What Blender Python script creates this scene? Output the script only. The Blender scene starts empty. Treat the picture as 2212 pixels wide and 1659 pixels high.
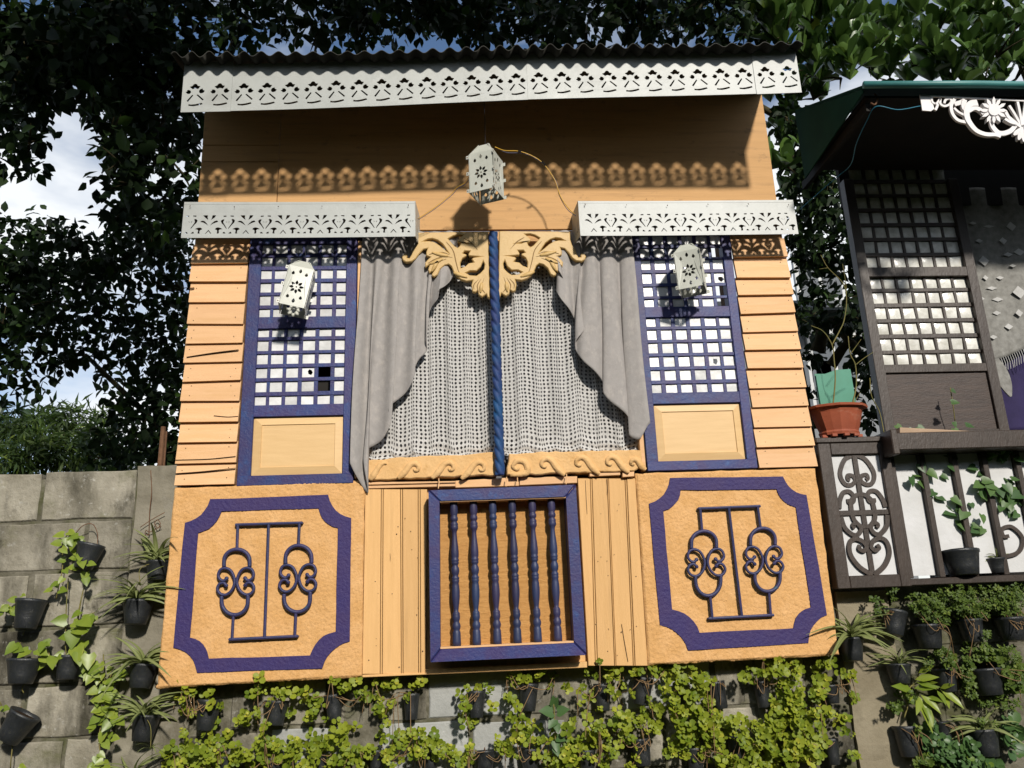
import bpy, math, random
import numpy as np
from mathutils import Vector, Matrix, Euler
random.seed(7); rng = np.random.default_rng(7)
scene = bpy.context.scene
COL = scene.collection
PI = math.pi

# ------------------------------------------------------------------ camera, sky, sun, exposure
EYE = Vector((0.0, -3.4, 1.6))
FWD = Vector((0.06731945, 0.96131766, 0.26708883)); UPV = Vector((0.01951855, -0.26891378, 0.96296646))
RGT = Vector((0.99754053, -0.05961318, -0.03686666))
cam = bpy.data.cameras.new('camera'); camo = bpy.data.objects.new('camera', cam); COL.objects.link(camo)
cam.sensor_width = 36; cam.lens = 1717 / 2212 * 36; cam.clip_start = .05; cam.clip_end = 2000
camo.matrix_world = Matrix(((RGT.x, UPV.x, -FWD.x, EYE.x), (RGT.y, UPV.y, -FWD.y, EYE.y), (RGT.z, UPV.z, -FWD.z, EYE.z), (0, 0, 0, 1)))
scene.camera = camo
SUN = Vector((-.28, 1.0, -.59)).normalized()          # direction the sunlight travels
world = bpy.data.worlds.new('World'); scene.world = world; world.use_nodes = True
wn = world.node_tree.nodes; wl = world.node_tree.links; wn.clear()
sky = wn.new('ShaderNodeTexSky'); sky.sky_type = 'NISHITA'; sky.sun_disc = False
sky.sun_elevation = math.asin(-SUN.z); sky.sun_rotation = math.atan2(-SUN.x, -SUN.y); sky.air_density = 1.0; sky.dust_density = .15; sky.ozone_density = 3.0
tc = wn.new('ShaderNodeTexCoord'); mp = wn.new('ShaderNodeMapping'); mp.inputs['Scale'].default_value = (1, 1, 2.2)
nz = wn.new('ShaderNodeTexNoise'); nz.inputs['Scale'].default_value = 2.1; nz.inputs['Detail'].default_value = 6; nz.inputs['Roughness'].default_value = .55
mp.inputs['Location'].default_value = (1.1, 9.4, 3.2)
rp = wn.new('ShaderNodeValToRGB'); rp.color_ramp.elements[0].position = .43; rp.color_ramp.elements[1].position = .60
mx = wn.new('ShaderNodeMix'); mx.data_type = 'RGBA'; mx.inputs[7].default_value = (8.2, 8.5, 8.8, 1)
bg = wn.new('ShaderNodeBackground'); bg.inputs['Strength'].default_value = .12
wo = wn.new('ShaderNodeOutputWorld')
wl.new(tc.outputs['Generated'], mp.inputs['Vector']); wl.new(mp.outputs[0], nz.inputs['Vector']); wl.new(nz.outputs[0], rp.inputs[0])
wl.new(rp.outputs[0], mx.inputs[0]); wl.new(sky.outputs[0], mx.inputs[6]); wl.new(mx.outputs[2], bg.inputs['Color']); wl.new(bg.outputs[0], wo.inputs['Surface'])
sl = bpy.data.lights.new('sun', 'SUN'); sl.energy = 4.6; sl.angle = math.radians(3.4); sl.color = (1, .94, .85)
slo = bpy.data.objects.new('sun', sl); COL.objects.link(slo); slo.rotation_euler = SUN.to_track_quat('-Z', 'Y').to_euler(); slo.location = (2, -8, 8)
scene.view_settings.view_transform = 'Standard'; scene.view_settings.look = 'None'; scene.view_settings.gamma = 1
scene.view_settings.exposure = 0.0; scene.view_settings.use_curve_mapping = False
scene.render.engine = 'CYCLES'
scene.cycles.max_bounces = 5; scene.cycles.diffuse_bounces = 2; scene.cycles.glossy_bounces = 2; scene.cycles.transmission_bounces = 3; scene.cycles.caustics_reflective = False; scene.cycles.caustics_refractive = False

# ------------------------------------------------------------------ measured points: photo position -> place on a vertical plane y = const
def at(px, py, y=0.0):
    d = RGT * (px - 1106) + UPV * (829.5 - py) + FWD * 1717
    t = (y - EYE.y) / d.y
    return EYE + d * t
def crop(ox, oy, s):
    return lambda x, y, Y=0.0: at((ox + x / s) / 1.736, (oy + y / s) / 1.736, Y)
A1 = crop(600, 100, 1.8433); A2 = crop(1800, 100, 1.8433); A3 = crop(600, 900, 1.65875); A4 = crop(1300, 800, 1.5083)
A5 = crop(2300, 800, 1.6589); A6 = crop(550, 1750, 1.8433); A7 = crop(1300, 1700, 1.8433); A8 = crop(2300, 1700, 1.8433)
B1 = crop(2900, 0, 2.0734); B2 = crop(2900, 700, 1.6585); B3 = crop(2940, 1600, 2.37); B4 = crop(2940, 2200, 2.44)
B7 = crop(0, 1700, 1.40625); B8 = crop(600, 2450, 1.8433); D1 = crop(1700, 2400, 1.7015); D2 = crop(1450, 850, 2.765)
D3 = crop(660, 180, 3.456); D4 = crop(660, 720, 3.456); D5 = crop(1700, 500, 4.424); D7 = crop(1300, 1600, 1.9235)
E1 = crop(3400, 300, 2.765)
def xz(pts, f, Y=0.0): return [(f(x, y, Y).x, f(x, y, Y).z) for x, y in pts]

# ------------------------------------------------------------------ materials
def rgb(c): return (c[0], c[1], c[2], 1)
def mat(name, c1, c2=None, scale=6, rough=.65, spec=.3, bump=0, bscale=80, stretch=(1, 1, 1), metallic=0, dirt=None, rand=0, detail=5, lo=.35, hi=.65, btype='noise'):
    m = bpy.data.materials.new(name); m.use_nodes = True; N = m.node_tree.nodes; L = m.node_tree.links
    b = N['Principled BSDF']; b.inputs['Roughness'].default_value = rough; b.inputs['Specular IOR Level'].default_value = spec; b.inputs['Metallic'].default_value = metallic
    t = N.new('ShaderNodeTexCoord'); p = N.new('ShaderNodeMapping'); p.inputs['Scale'].default_value = stretch
    oi = N.new('ShaderNodeObjectInfo'); ad = N.new('ShaderNodeVectorMath'); ad.operation = 'ADD'
    sc = N.new('ShaderNodeVectorMath'); sc.operation = 'SCALE'; sc.inputs['Scale'].default_value = 13.7 if rand else 0
    cb = N.new('ShaderNodeCombineXYZ')
    for i in range(3): L.new(oi.outputs['Random'], cb.inputs[i])
    L.new(cb.outputs[0], sc.inputs[0]); L.new(t.outputs['Object'], p.inputs['Vector']); L.new(p.outputs[0], ad.inputs[0]); L.new(sc.outputs[0], ad.inputs[1])
    V = ad.outputs[0]
    n1 = N.new('ShaderNodeTexNoise'); n1.inputs['Scale'].default_value = scale; n1.inputs['Detail'].default_value = detail; n1.inputs['Roughness'].default_value = .6
    L.new(V, n1.inputs['Vector'])
    r = N.new('ShaderNodeValToRGB'); r.color_ramp.elements[0].position = lo; r.color_ramp.elements[1].position = hi
    r.color_ramp.elements[0].color = rgb(c1); r.color_ramp.elements[1].color = rgb(c2 or c1); L.new(n1.outputs[0], r.inputs[0])
    out = r.outputs[0]
    for dd in (dirt or []):
        dc, ds, dlo, dhi, dst = dd
        q = N.new('ShaderNodeMapping'); q.inputs['Scale'].default_value = dst; q.inputs['Location'].default_value = (random.random() * 9, 3, 5); L.new(V, q.inputs['Vector'])
        n = N.new('ShaderNodeTexNoise'); n.inputs['Scale'].default_value = ds; n.inputs['Detail'].default_value = 6; n.inputs['Roughness'].default_value = .65; L.new(q.outputs[0], n.inputs['Vector'])
        rr = N.new('ShaderNodeValToRGB'); rr.color_ramp.elements[0].position = dlo; rr.color_ramp.elements[1].position = dhi; L.new(n.outputs[0], rr.inputs[0])
        mm = N.new('ShaderNodeMix'); mm.data_type = 'RGBA'; L.new(rr.outputs[0], mm.inputs[0]); L.new(out, mm.inputs[6]); mm.inputs[7].default_value = rgb(dc); out = mm.outputs[2]
    if rand:
        mr = N.new('ShaderNodeMapRange'); mr.inputs[3].default_value = 1 - rand; mr.inputs[4].default_value = 1 + rand; L.new(oi.outputs['Random'], mr.inputs[0])
        vm = N.new('ShaderNodeVectorMath'); vm.operation = 'SCALE'; L.new(out, vm.inputs[0]); L.new(mr.outputs[0], vm.inputs['Scale']); out = vm.outputs[0]
    L.new(out, b.inputs['Base Color'])
    if bump:
        n3 = N.new('ShaderNodeTexNoise'); n3.inputs['Scale'].default_value = bscale; n3.inputs['Detail'].default_value = 8; n3.inputs['Roughness'].default_value = .62; L.new(V, n3.inputs['Vector'])
        bm = N.new('ShaderNodeBump'); bm.inputs['Strength'].default_value = min(1, bump); bm.inputs['Distance'].default_value = .004 * max(1, bump); L.new(n3.outputs[0], bm.inputs['Height']); L.new(bm.outputs[0], b.inputs['Normal'])
    return m
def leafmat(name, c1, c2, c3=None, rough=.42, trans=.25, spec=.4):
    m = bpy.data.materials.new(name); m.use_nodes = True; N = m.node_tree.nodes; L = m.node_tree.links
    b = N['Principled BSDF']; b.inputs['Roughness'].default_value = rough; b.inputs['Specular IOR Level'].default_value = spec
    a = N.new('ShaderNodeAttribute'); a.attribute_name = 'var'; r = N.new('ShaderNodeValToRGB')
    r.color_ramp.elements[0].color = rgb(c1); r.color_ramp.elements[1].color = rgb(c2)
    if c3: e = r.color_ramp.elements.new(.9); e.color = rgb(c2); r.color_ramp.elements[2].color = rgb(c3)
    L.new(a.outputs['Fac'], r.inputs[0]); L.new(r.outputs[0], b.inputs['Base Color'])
    tr = N.new('ShaderNodeBsdfTranslucent'); hs = N.new('ShaderNodeHueSaturation'); hs.inputs['Value'].default_value = 1.3; L.new(r.outputs[0], hs.inputs['Color']); L.new(hs.outputs[0], tr.inputs['Color'])
    mx = N.new('ShaderNodeMixShader'); mx.inputs[0].default_value = trans; L.new(b.outputs[0], mx.inputs[1]); L.new(tr.outputs[0], mx.inputs[2]); L.new(mx.outputs[0], N['Material Output'].inputs['Surface'])
    return m
PEACH = (.74, .435, .175); PEACH2 = (.68, .38, .14)
M = {}
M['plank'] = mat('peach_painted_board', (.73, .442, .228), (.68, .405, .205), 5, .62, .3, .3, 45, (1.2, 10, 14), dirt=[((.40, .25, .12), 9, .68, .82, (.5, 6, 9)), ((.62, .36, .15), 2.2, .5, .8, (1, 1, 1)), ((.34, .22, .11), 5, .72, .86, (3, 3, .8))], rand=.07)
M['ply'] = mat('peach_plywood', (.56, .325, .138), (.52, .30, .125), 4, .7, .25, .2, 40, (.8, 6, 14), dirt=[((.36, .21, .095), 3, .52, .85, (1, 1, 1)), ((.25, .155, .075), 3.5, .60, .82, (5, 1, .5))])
M['vplank'] = mat('peach_vertical_board', (.70, .42, .175), (.65, .385, .155), 5, .62, .3, .4, 40, (14, 10, .9), dirt=[((.34, .20, .09), 8, .66, .82, (12, 6, .5)), ((.48, .29, .12), 2.5, .55, .85, (1, 1, .6))], rand=.07)
M['plaster'] = mat('orange_rough_plaster', (.68, .40, .175), (.59, .33, .125), 14, .85, .15, 1.0, 90, dirt=[((.46, .235, .075), 110, .54, .74, (1, 1, 1)), ((.52, .285, .10), 4, .52, .85, (1, 1, 1)), ((.50, .37, .19), 2.6, .66, .9, (1, 1, 1))], detail=9)
M['plaster_light'] = mat('peach_hand_plaster', (.70, .44, .20), (.62, .37, .15), 9, .8, .2, 1.3, 40, dirt=[((.50, .27, .085), 18, .60, .8, (1, 1, 1))], detail=9)
M['panel'] = mat('pale_peach_panel', (.68, .455, .215), (.63, .41, .185), 5, .5, .4, .15, 60, (1, 8, 10))
M['blue'] = mat('purple_blue_paint', (.034, .026, .108), (.016, .040, .155), 7, .5, .4, .5, 60, (1.5, 1.5, 1.5), dirt=[((.014, .075, .24), 9, .58, .74, (1, 1, 1)), ((.14, .12, .22), 38, .70, .80, (1, 1, 1))], rand=.12, lo=.4, hi=.7)
M['band'] = mat('dark_violet_paint', (.042, .027, .105), (.034, .024, .112), 12, .6, .3, 1.0, 70, dirt=[((.12, .10, .22), 45, .70, .78, (1, 1, 1))])
M['pole'] = mat('blue_gloss_paint', (.014, .068, .18), (.024, .038, .13), 5, .62, .25, .3, 120, lo=.4, hi=.6, dirt=[((.12, .22, .42), 90, .72, .78, (1, 1, 1))])
M['iron'] = mat('dark_blue_iron', (.040, .034, .105), (.022, .030, .085), 20, .5, .4, .4, 160, dirt=[((.015, .09, .13), 14, .64, .72, (1, 1, 1))])
M['baluster'] = mat('indigo_turned_wood', (.032, .028, .072), (.022, .037, .092), 4, .5, .4, .2, 60, (3, 3, 1), rand=.15)
M['metal'] = mat('pale_grey_sheet_metal', (.36, .375, .36), (.41, .425, .405), 3, .45, .45, 1.0, 5, dirt=[((.28, .285, .265), 4, .56, .85, (1, 1, 1.5)), ((.50, .51, .49), 7, .62, .75, (1, 1, 1))])
M['metal2'] = mat('white_lantern_metal', (.46, .47, .41), (.53, .535, .475), 8, .4, .5, .2, 25, dirt=[((.34, .27, .16), 26, .68, .8, (1, 1, 1))])
M['darkin'] = mat('dark_inner_metal', (.02, .02, .018), (.035, .034, .03), 20, .5, .4)
M['roof'] = mat('dark_corrugated_sheet', (.055, .053, .045), (.032, .031, .027), 10, .6, .3, .3, 60)
M['capiz'] = mat('white_capiz_shell', (.72, .72, .71), (.56, .56, .54), 22, .28, .5, .35, 30, rand=.14, dirt=[((.16, .16, .22), 48, .735, .755, (1, 1, 1))])
M['capiz2'] = mat('pearl_capiz_shell', (.78, .77, .72), (.55, .54, .48), 26, .22, .6, .5, 30, rand=.12)
M['drape'] = mat('taupe_velvet_drape', (.325, .305, .29), (.29, .272, .258), 30, .8, .2, .3, 90, dirt=[((.375, .345, .32), 40, .5, .7, (1, 1, .6))])
M['net'] = mat('white_knitted_net', (.52, .51, .49), (.45, .44, .42), 50, .85, .15, .4, 260)
M['liner'] = mat('grey_liner_cloth', (.17, .165, .17), (.13, .125, .13), 10, .9, .1, .2, 60)
M['gold'] = mat('carved_ochre_wood', (.50, .33, .12), (.56, .37, .145), 7, .5, .4, .3, 50, dirt=[((.36, .22, .07), 9, .62, .84, (1, 1, 1))])
M['goldline'] = mat('carved_groove_brown', (.20, .115, .035), None, 5, .7)
M['rust'] = mat('rusty_steel', (.11, .055, .03), (.17, .09, .05), 30, .8, .2, .6, 90)
M['nail'] = mat('dark_nail', (.10, .055, .03), None, 5, .6)
M['block'] = mat('weathered_concrete_block', (.335, .31, .25), (.195, .178, .135), 7, .92, .1, 1.8, 45, dirt=[((.05, .046, .034), 3.0, .46, .66, (1.6, 1, .5)), ((.12, .12, .06), 6, .56, .76, (1, 1, 1)), ((.035, .032, .022), 9, .60, .74, (1, 1, .7)), ((.40, .39, .35), 40, .60, .78, (1, 1, 1))], rand=.14, detail=9)
M['block_clean'] = mat('pale_concrete_block', (.36, .365, .35), (.28, .285, .27), 7, .9, .12, .9, 70, dirt=[((.17, .165, .14), 4, .56, .80, (1, 1, 1)), ((.44, .44, .42), 45, .62, .8, (1, 1, 1))], rand=.08, detail=9)
M['mortar'] = mat('mossy_mortar', (.20, .185, .145), (.085, .078, .055), 14, .95, .08, 1.8, 45, dirt=[((.06, .065, .022), 7, .45, .7, (1, 1, 1))], detail=9)
M['column'] = mat('rough_cement_render', (.25, .23, .18), (.15, .135, .10), 6, .92, .1, 1.4, 40, dirt=[((.05, .045, .032), 4, .55, .75, (1.5, 1, .4)), ((.25, .24, .21), 5, .6, .8, (1, 1, 1))], detail=9)
M['column2'] = mat('tan_cement_render', (.27, .235, .165), (.20, .17, .115), 4, .92, .1, 1.2, 40, dirt=[((.10, .085, .055), 5, .58, .8, (1, 1, .6))], detail=9)
M['brown'] = mat('dark_brown_wood', (.050, .036, .028), (.034, .024, .018), 6, .45, .45, .4, 40, (3, 3, 1), rand=.12)
M['brownh'] = mat('dark_brown_grained_wood', (.058, .038, .029), (.036, .024, .019), 8, .5, .4, .4, 40, (1, 4, 9))
M['black'] = mat('shade_black_board', (.010, .009, .008), (.016, .014, .012), 6, .7, .2)  # near-black colour puts the deep shade indoors and under the eave into the boards
M['white'] = mat('white_plastered_board', (.62, .62, .62), (.54, .54, .53), 7, .7, .25, .5, 40, dirt=[((.36, .36, .33), 5, .64, .85, (1, 1, 1))])
M['whitefret'] = mat('white_fretwork_metal', (.74, .72, .72), (.66, .63, .62), 9, .45, .4)
M['green'] = mat('dark_green_roof_sheet', (.016, .065, .042), (.012, .048, .032), 5, .85, .1)
M['teal'] = mat('teal_roof_edge', (.05, .21, .20), (.04, .17, .165), 6, .45, .4)
M['greensheet'] = mat('faded_green_sheet', (.035, .19, .115), (.05, .24, .16), 6, .45, .4)
M['terra'] = mat('terracotta_plastic', (.34, .085, .038), (.25, .062, .03), 5, .6, .3, .3, 50, dirt=[((.36, .17, .11), 7, .6, .8, (1, 1, 2))])
M['pot'] = mat('black_plastic_pot', (.014, .016, .018), (.022, .024, .026), 8, .38, .5, .4, 30, dirt=[((.10, .095, .085), 6, .60, .8, (1, 1, .4)), ((.05, .05, .03), 14, .56, .74, (1, 1, 1))], rand=.2)
M['soil'] = mat('potting_soil', (.035, .022, .014), (.06, .04, .025), 60, .95, .05, 1, 120)
M['sill'] = mat('bare_pine_sill', (.44, .31, .21), (.36, .25, .165), 8, .7, .2, .2, 60, (1, 8, 8))
M['lace'] = mat('charcoal_lace_curtain', (.27, .265, .245), (.18, .175, .16), 30, .8, .2, .3, 150)
M['lacelight'] = mat('pale_lace_diamond', (.50, .495, .48), (.42, .415, .40), 30, .8, .2)
M['purple'] = mat('purple_cloth', (.034, .026, .085), (.026, .02, .065), 12, .8, .2, .3, 60)
M['bark'] = mat('dark_bark', (.045, .038, .022), (.07, .06, .03), 18, .9, .1, 1.2, 40, (1, 1, .4))
M['stemg'] = mat('green_brown_stem', (.20, .16, .05), (.13, .13, .04), 20, .6, .2)
M['stemb'] = mat('pale_brown_stem', (.26, .17, .09), (.18, .11, .05), 20, .7, .2)
M['wirey'] = mat('yellow_wire', (.62, .36, .04), None, 5, .4, .4)
M['wireb'] = mat('blue_grey_wire', (.10, .10, .16), None, 5, .4, .4)
M['wirec'] = mat('cyan_wire', (.03, .20, .30), None, 5, .4, .4)
M['tape'] = mat('black_tape', (.012, .012, .016), None, 5, .4, .4)
M['ground'] = mat('dark_earth_ground', (.055, .048, .032), (.03, .038, .016), 2, .95, .05, 1.2, 30, detail=9)
M['farwall'] = mat('pale_far_house_wall', (.24, .255, .27), (.20, .21, .22), 3, .8, .1)
M['farframe'] = mat('white_far_window_frame', (.55, .56, .56), None, 3, .6, .2)
M['farglass'] = mat('grey_far_glass', (.10, .11, .12), (.14, .15, .16), 3, .15, .5)
LF = {}
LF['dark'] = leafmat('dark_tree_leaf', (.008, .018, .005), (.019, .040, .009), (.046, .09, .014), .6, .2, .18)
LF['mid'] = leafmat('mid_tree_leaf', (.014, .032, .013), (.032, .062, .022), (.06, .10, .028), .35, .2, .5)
LF['bush'] = leafmat('sunlit_bush_leaf', (.03, .06, .012), (.075, .12, .02), (.15, .20, .028), .5, .3)
LF['big'] = leafmat('glossy_big_leaf', (.032, .075, .016), (.085, .15, .028), (.27, .30, .03), .33, .22, .55)
LF['creep'] = leafmat('creeper_leaf', (.105, .165, .012), (.285, .325, .028), (.42, .41, .05), .5, .3, .3)
LF['creepd'] = leafmat('dull_weed_leaf', (.05, .09, .015), (.11, .16, .025), (.17, .21, .035), .5, .3, .3)
LF['spider'] = leafmat('spider_plant_blade', (.13, .17, .045), (.26, .29, .11), (.44, .45, .24), .45, .3, .4)
LF['pothos'] = leafmat('pothos_leaf', (.13, .20, .018), (.24, .30, .035), (.42, .42, .08), .38, .3, .45)
LF['heart'] = leafmat('heart_vine_leaf', (.050, .11, .035), (.085, .16, .045), (.16, .24, .03), .42, .3, .4)

# ------------------------------------------------------------------ builders
def wloc(o):
    v = Vector((0, 0, 0))
    while o: v += o.location; o = o.parent
    return v
def T(name, label, cat, loc, group=None, kind=None):
    o = bpy.data.objects.new(name, None); COL.objects.link(o); o.location = loc; o.empty_display_size = .05
    tag(o, label, cat, group, kind); return o
def tag(o, label=None, cat=None, group=None, kind=None):
    if label: o['label'] = label
    if cat: o['category'] = cat
    if group: o['group'] = group
    if kind: o['kind'] = kind
    return o
def mk(name, V, F, m, parent=None, smooth=False, kind=None, origin=None, var=None):
    """mesh object from world-space vertices; top-level objects get their origin at the base centre"""
    V = np.asarray(V, float)
    if parent is not None: o0 = np.array(wloc(parent))
    elif origin is not None: o0 = np.array(origin, float)
    else: o0 = np.array([V[:, 0].mean(), V[:, 1].mean(), V[:, 2].min()])
    me = bpy.data.meshes.new(name)
    me.from_pydata((V - o0).tolist(), [], F if isinstance(F, list) else F.tolist())
    if smooth: me.polygons.foreach_set('use_smooth', [True] * len(me.polygons))
    if var is not None:
        a = me.attributes.new('var', 'FLOAT', 'POINT'); a.data.foreach_set('value', np.asarray(var, np.float32))
    me.materials.append(m)
    o = bpy.data.objects.new(name, me); COL.objects.link(o)
    if parent is not None: o.parent = parent
    else: o.location = o0.tolist()
    if kind: o['kind'] = kind
    return o
def inst(name, me, parent, pos, rot=None, sc=(1, 1, 1)):
    o = bpy.data.objects.new(name, me); COL.objects.link(o)
    if parent is not None: o.parent = parent; o.location = Vector(pos) - wloc(parent)
    else: o.location = pos
    if rot is not None: o.rotation_euler = rot
    o.scale = sc; return o
class MB:
    def __init__(s): s.v = []; s.f = []
    def add(s, V, F):
        b = len(s.v); s.v += [tuple(v) for v in V]; s.f += [tuple(i + b for i in f) for f in F]; return s
    def box(s, x0, x1, y0, y1, z0, z1, c=0):
        return s.add(*cbox(x0, x1, y0, y1, z0, z1, c))
    def tube(s, pts, r, n=8, cap=True): return s.add(*tube(pts, r, n, cap))
    def build(s, name, m, parent=None, smooth=False, kind=None): return mk(name, s.v, s.f, m, parent, smooth, kind)
def cbox(x0, x1, y0, y1, z0, z1, c=0):
    """chamfered box"""
    if c <= 0:
        V = [(x, y, z) for x in (x0, x1) for y in (y0, y1) for z in (z0, z1)]
        return V, [(0, 1, 3, 2), (4, 6, 7, 5), (0, 4, 5, 1), (2, 3, 7, 6), (0, 2, 6, 4), (1, 5, 7, 3)]
    V = []; idx = {}
    X = (x0, x1); Y = (y0, y1); Z = (z0, z1)
    for i in range(2):
        for j in range(2):
            for k in range(2):
                sx = c if i == 0 else -c; sy = c if j == 0 else -c; sz = c if k == 0 else -c
                idx[i, j, k, 'x'] = len(V); V.append((X[i], Y[j] + sy, Z[k] + sz))
                idx[i, j, k, 'y'] = len(V); V.append((X[i] + sx, Y[j], Z[k] + sz))
                idx[i, j, k, 'z'] = len(V); V.append((X[i] + sx, Y[j] + sy, Z[k]))
    F = []
    for i in range(2):
        F.append([idx[i, a, b, 'x'] for a, b in ((0, 0), (1, 0), (1, 1), (0, 1))])
        F.append([idx[a, i, b, 'y'] for a, b in ((0, 0), (1, 0), (1, 1), (0, 1))])
        F.append([idx[a, b, i, 'z'] for a, b in ((0, 0), (1, 0), (1, 1), (0, 1))])
    for a in range(2):
        for b in range(2):
            F.append([idx[0, a, b, 'y'], idx[1, a, b, 'y'], idx[1, a, b, 'z'], idx[0, a, b, 'z']])
            F.append([idx[a, 0, b, 'x'], idx[a, 1, b, 'x'], idx[a, 1, b, 'z'], idx[a, 0, b, 'z']])
            F.append([idx[a, b, 0, 'x'], idx[a, b, 1, 'x'], idx[a, b, 1, 'y'], idx[a, b, 0, 'y']])
            for d in range(2): F.append([idx[a, b, d, 'x'], idx[a, b, d, 'y'], idx[a, b, d, 'z']])
    # consistent winding
    cen = np.array([(x0 + x1) / 2, (y0 + y1) / 2, (z0 + z1) / 2]); Va = np.array(V); out = []
    for f in F:
        p = Va[f]; n = np.cross(p[1] - p[0], p[2] - p[0])
        out.append(tuple(f) if n @ (p.mean(0) - cen) > 0 else tuple(reversed(f)))
    return V, out
def tube(pts, r, n=8, cap=True):
    P_ = [Vector(p) for p in pts]; m = len(P_)
    if not hasattr(r, '__len__'): r = [r] * m
    V = []; F = []; t0 = (P_[1] - P_[0]).normalized()
    u = t0.cross(Vector((0, 0, 1)));
    if u.length < .1: u = t0.cross(Vector((1, 0, 0)))
    u.normalize()
    for i in range(m):
        t = (P_[min(i + 1, m - 1)] - P_[max(i - 1, 0)]).normalized()
        u = (u - t * u.dot(t)).normalized(); w = t.cross(u)
        for k in range(n):
            a = 2 * PI * k / n; V.append(P_[i] + (u * math.cos(a) + w * math.sin(a)) * r[i])
    for i in range(m - 1):
        for k in range(n):
            a = i * n + k; b = i * n + (k + 1) % n; F.append((a, b, b + n, a + n))
    if cap: F.append(tuple(reversed(range(n)))); F.append(tuple(range((m - 1) * n, m * n)))
    return V, F
def spline(pts, n=8):
    P_ = [np.array(p, float) for p in pts]; P_ = [2 * P_[0] - P_[1]] + P_ + [2 * P_[-1] - P_[-2]]; out = []
    for i in range(1, len(P_) - 2):
        for k in range(n):
            t = k / n; a, b, c, d = P_[i - 1:i + 3]
            out.append(.5 * ((2 * b) + (-a + c) * t + (2 * a - 5 * b + 4 * c - d) * t * t + (-a + 3 * b - 3 * c + d) * t ** 3))
    out.append(P_[-2]); return out
def cutout(outline, holes, y0, y1, bevel=0, warp=None):
    """sheet in the x-z plane with holes, between depths y0 (front) and y1"""
    cu = bpy.data.curves.new('c', 'CURVE'); cu.dimensions = '2D'; cu.fill_mode = 'BOTH'; cu.extrude = max(1e-5, abs(y1 - y0) / 2 - bevel); cu.bevel_depth = bevel; cu.bevel_resolution = 0; cu.offset = -bevel
    for poly in [outline] + list(holes):
        s = cu.splines.new('POLY'); s.points.add(len(poly) - 1); s.use_cyclic_u = True
        for p, q in zip(s.points, poly): p.co = (q[0], q[1], 0, 1)
    ob = bpy.data.objects.new('c', cu); me = bpy.data.meshes.new_from_object(ob)
    yc = (y0 + y1) / 2
    V = [(v.co.x, yc - v.co.z, v.co.y) for v in me.vertices]
    F = [tuple(p.vertices) for p in me.polygons]
    bpy.data.objects.remove(ob); bpy.data.curves.remove(cu); bpy.data.meshes.remove(me)
    if warp: V = [warp(*v) for v in V]
    return V, F
def ribbon(pts, w, y0, y1, n=6, smooth=True):
    P_ = [np.array(p, float) for p in pts]
    if smooth: P_ = spline(P_, n)
    m = len(P_); W = w if callable(w) else (lambda t: w)
    l = []; r = []
    for i in range(m):
        t = P_[min(i + 1, m - 1)] - P_[max(i - 1, 0)]; t = t / (np.linalg.norm(t) + 1e-9); nn = np.array([-t[1], t[0]])
        ww = W(i / (m - 1)) / 2; l.append(P_[i] + nn * ww); r.append(P_[i] - nn * ww)
    V = []; F = []
    for i in range(m):
        for q, y in ((l[i], y0), (r[i], y0), (r[i], y1), (l[i], y1)): V.append((q[0], y, q[1]))
    for i in range(m - 1):
        for k in range(4):
            a = i * 4 + k; b = i * 4 + (k + 1) % 4; F.append((a, b, b + 4, a + 4))
    F.append((3, 2, 1, 0)); F.append(tuple((m - 1) * 4 + k for k in range(4)))
    return V, F
def lathe(prof, n=16, cx=0, cy=0):
    V = []; F = []
    for z, r in prof:
        for k in range(n): a = 2 * PI * k / n; V.append((cx + r * math.cos(a), cy + r * math.sin(a), z))
    for i in range(len(prof) - 1):
        for k in range(n): a = i * n + k; b = i * n + (k + 1) % n; F.append((a, b, b + n, a + n))
    F.append(tuple(reversed(range(n)))); F.append(tuple(range((len(prof) - 1) * n, len(prof) * n))); return V, F
def jit(p, a): return (p[0] + random.uniform(-a, a), p[1] + random.uniform(-a, a))
def densify(poly, step, a):
    out = []
    for i in range(len(poly)):
        p = np.array(poly[i]); q = np.array(poly[(i + 1) % len(poly)]); n = max(1, int(np.linalg.norm(q - p) / step))
        for k in range(n): out.append(jit(p + (q - p) * k / n, a))
    return out

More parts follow.
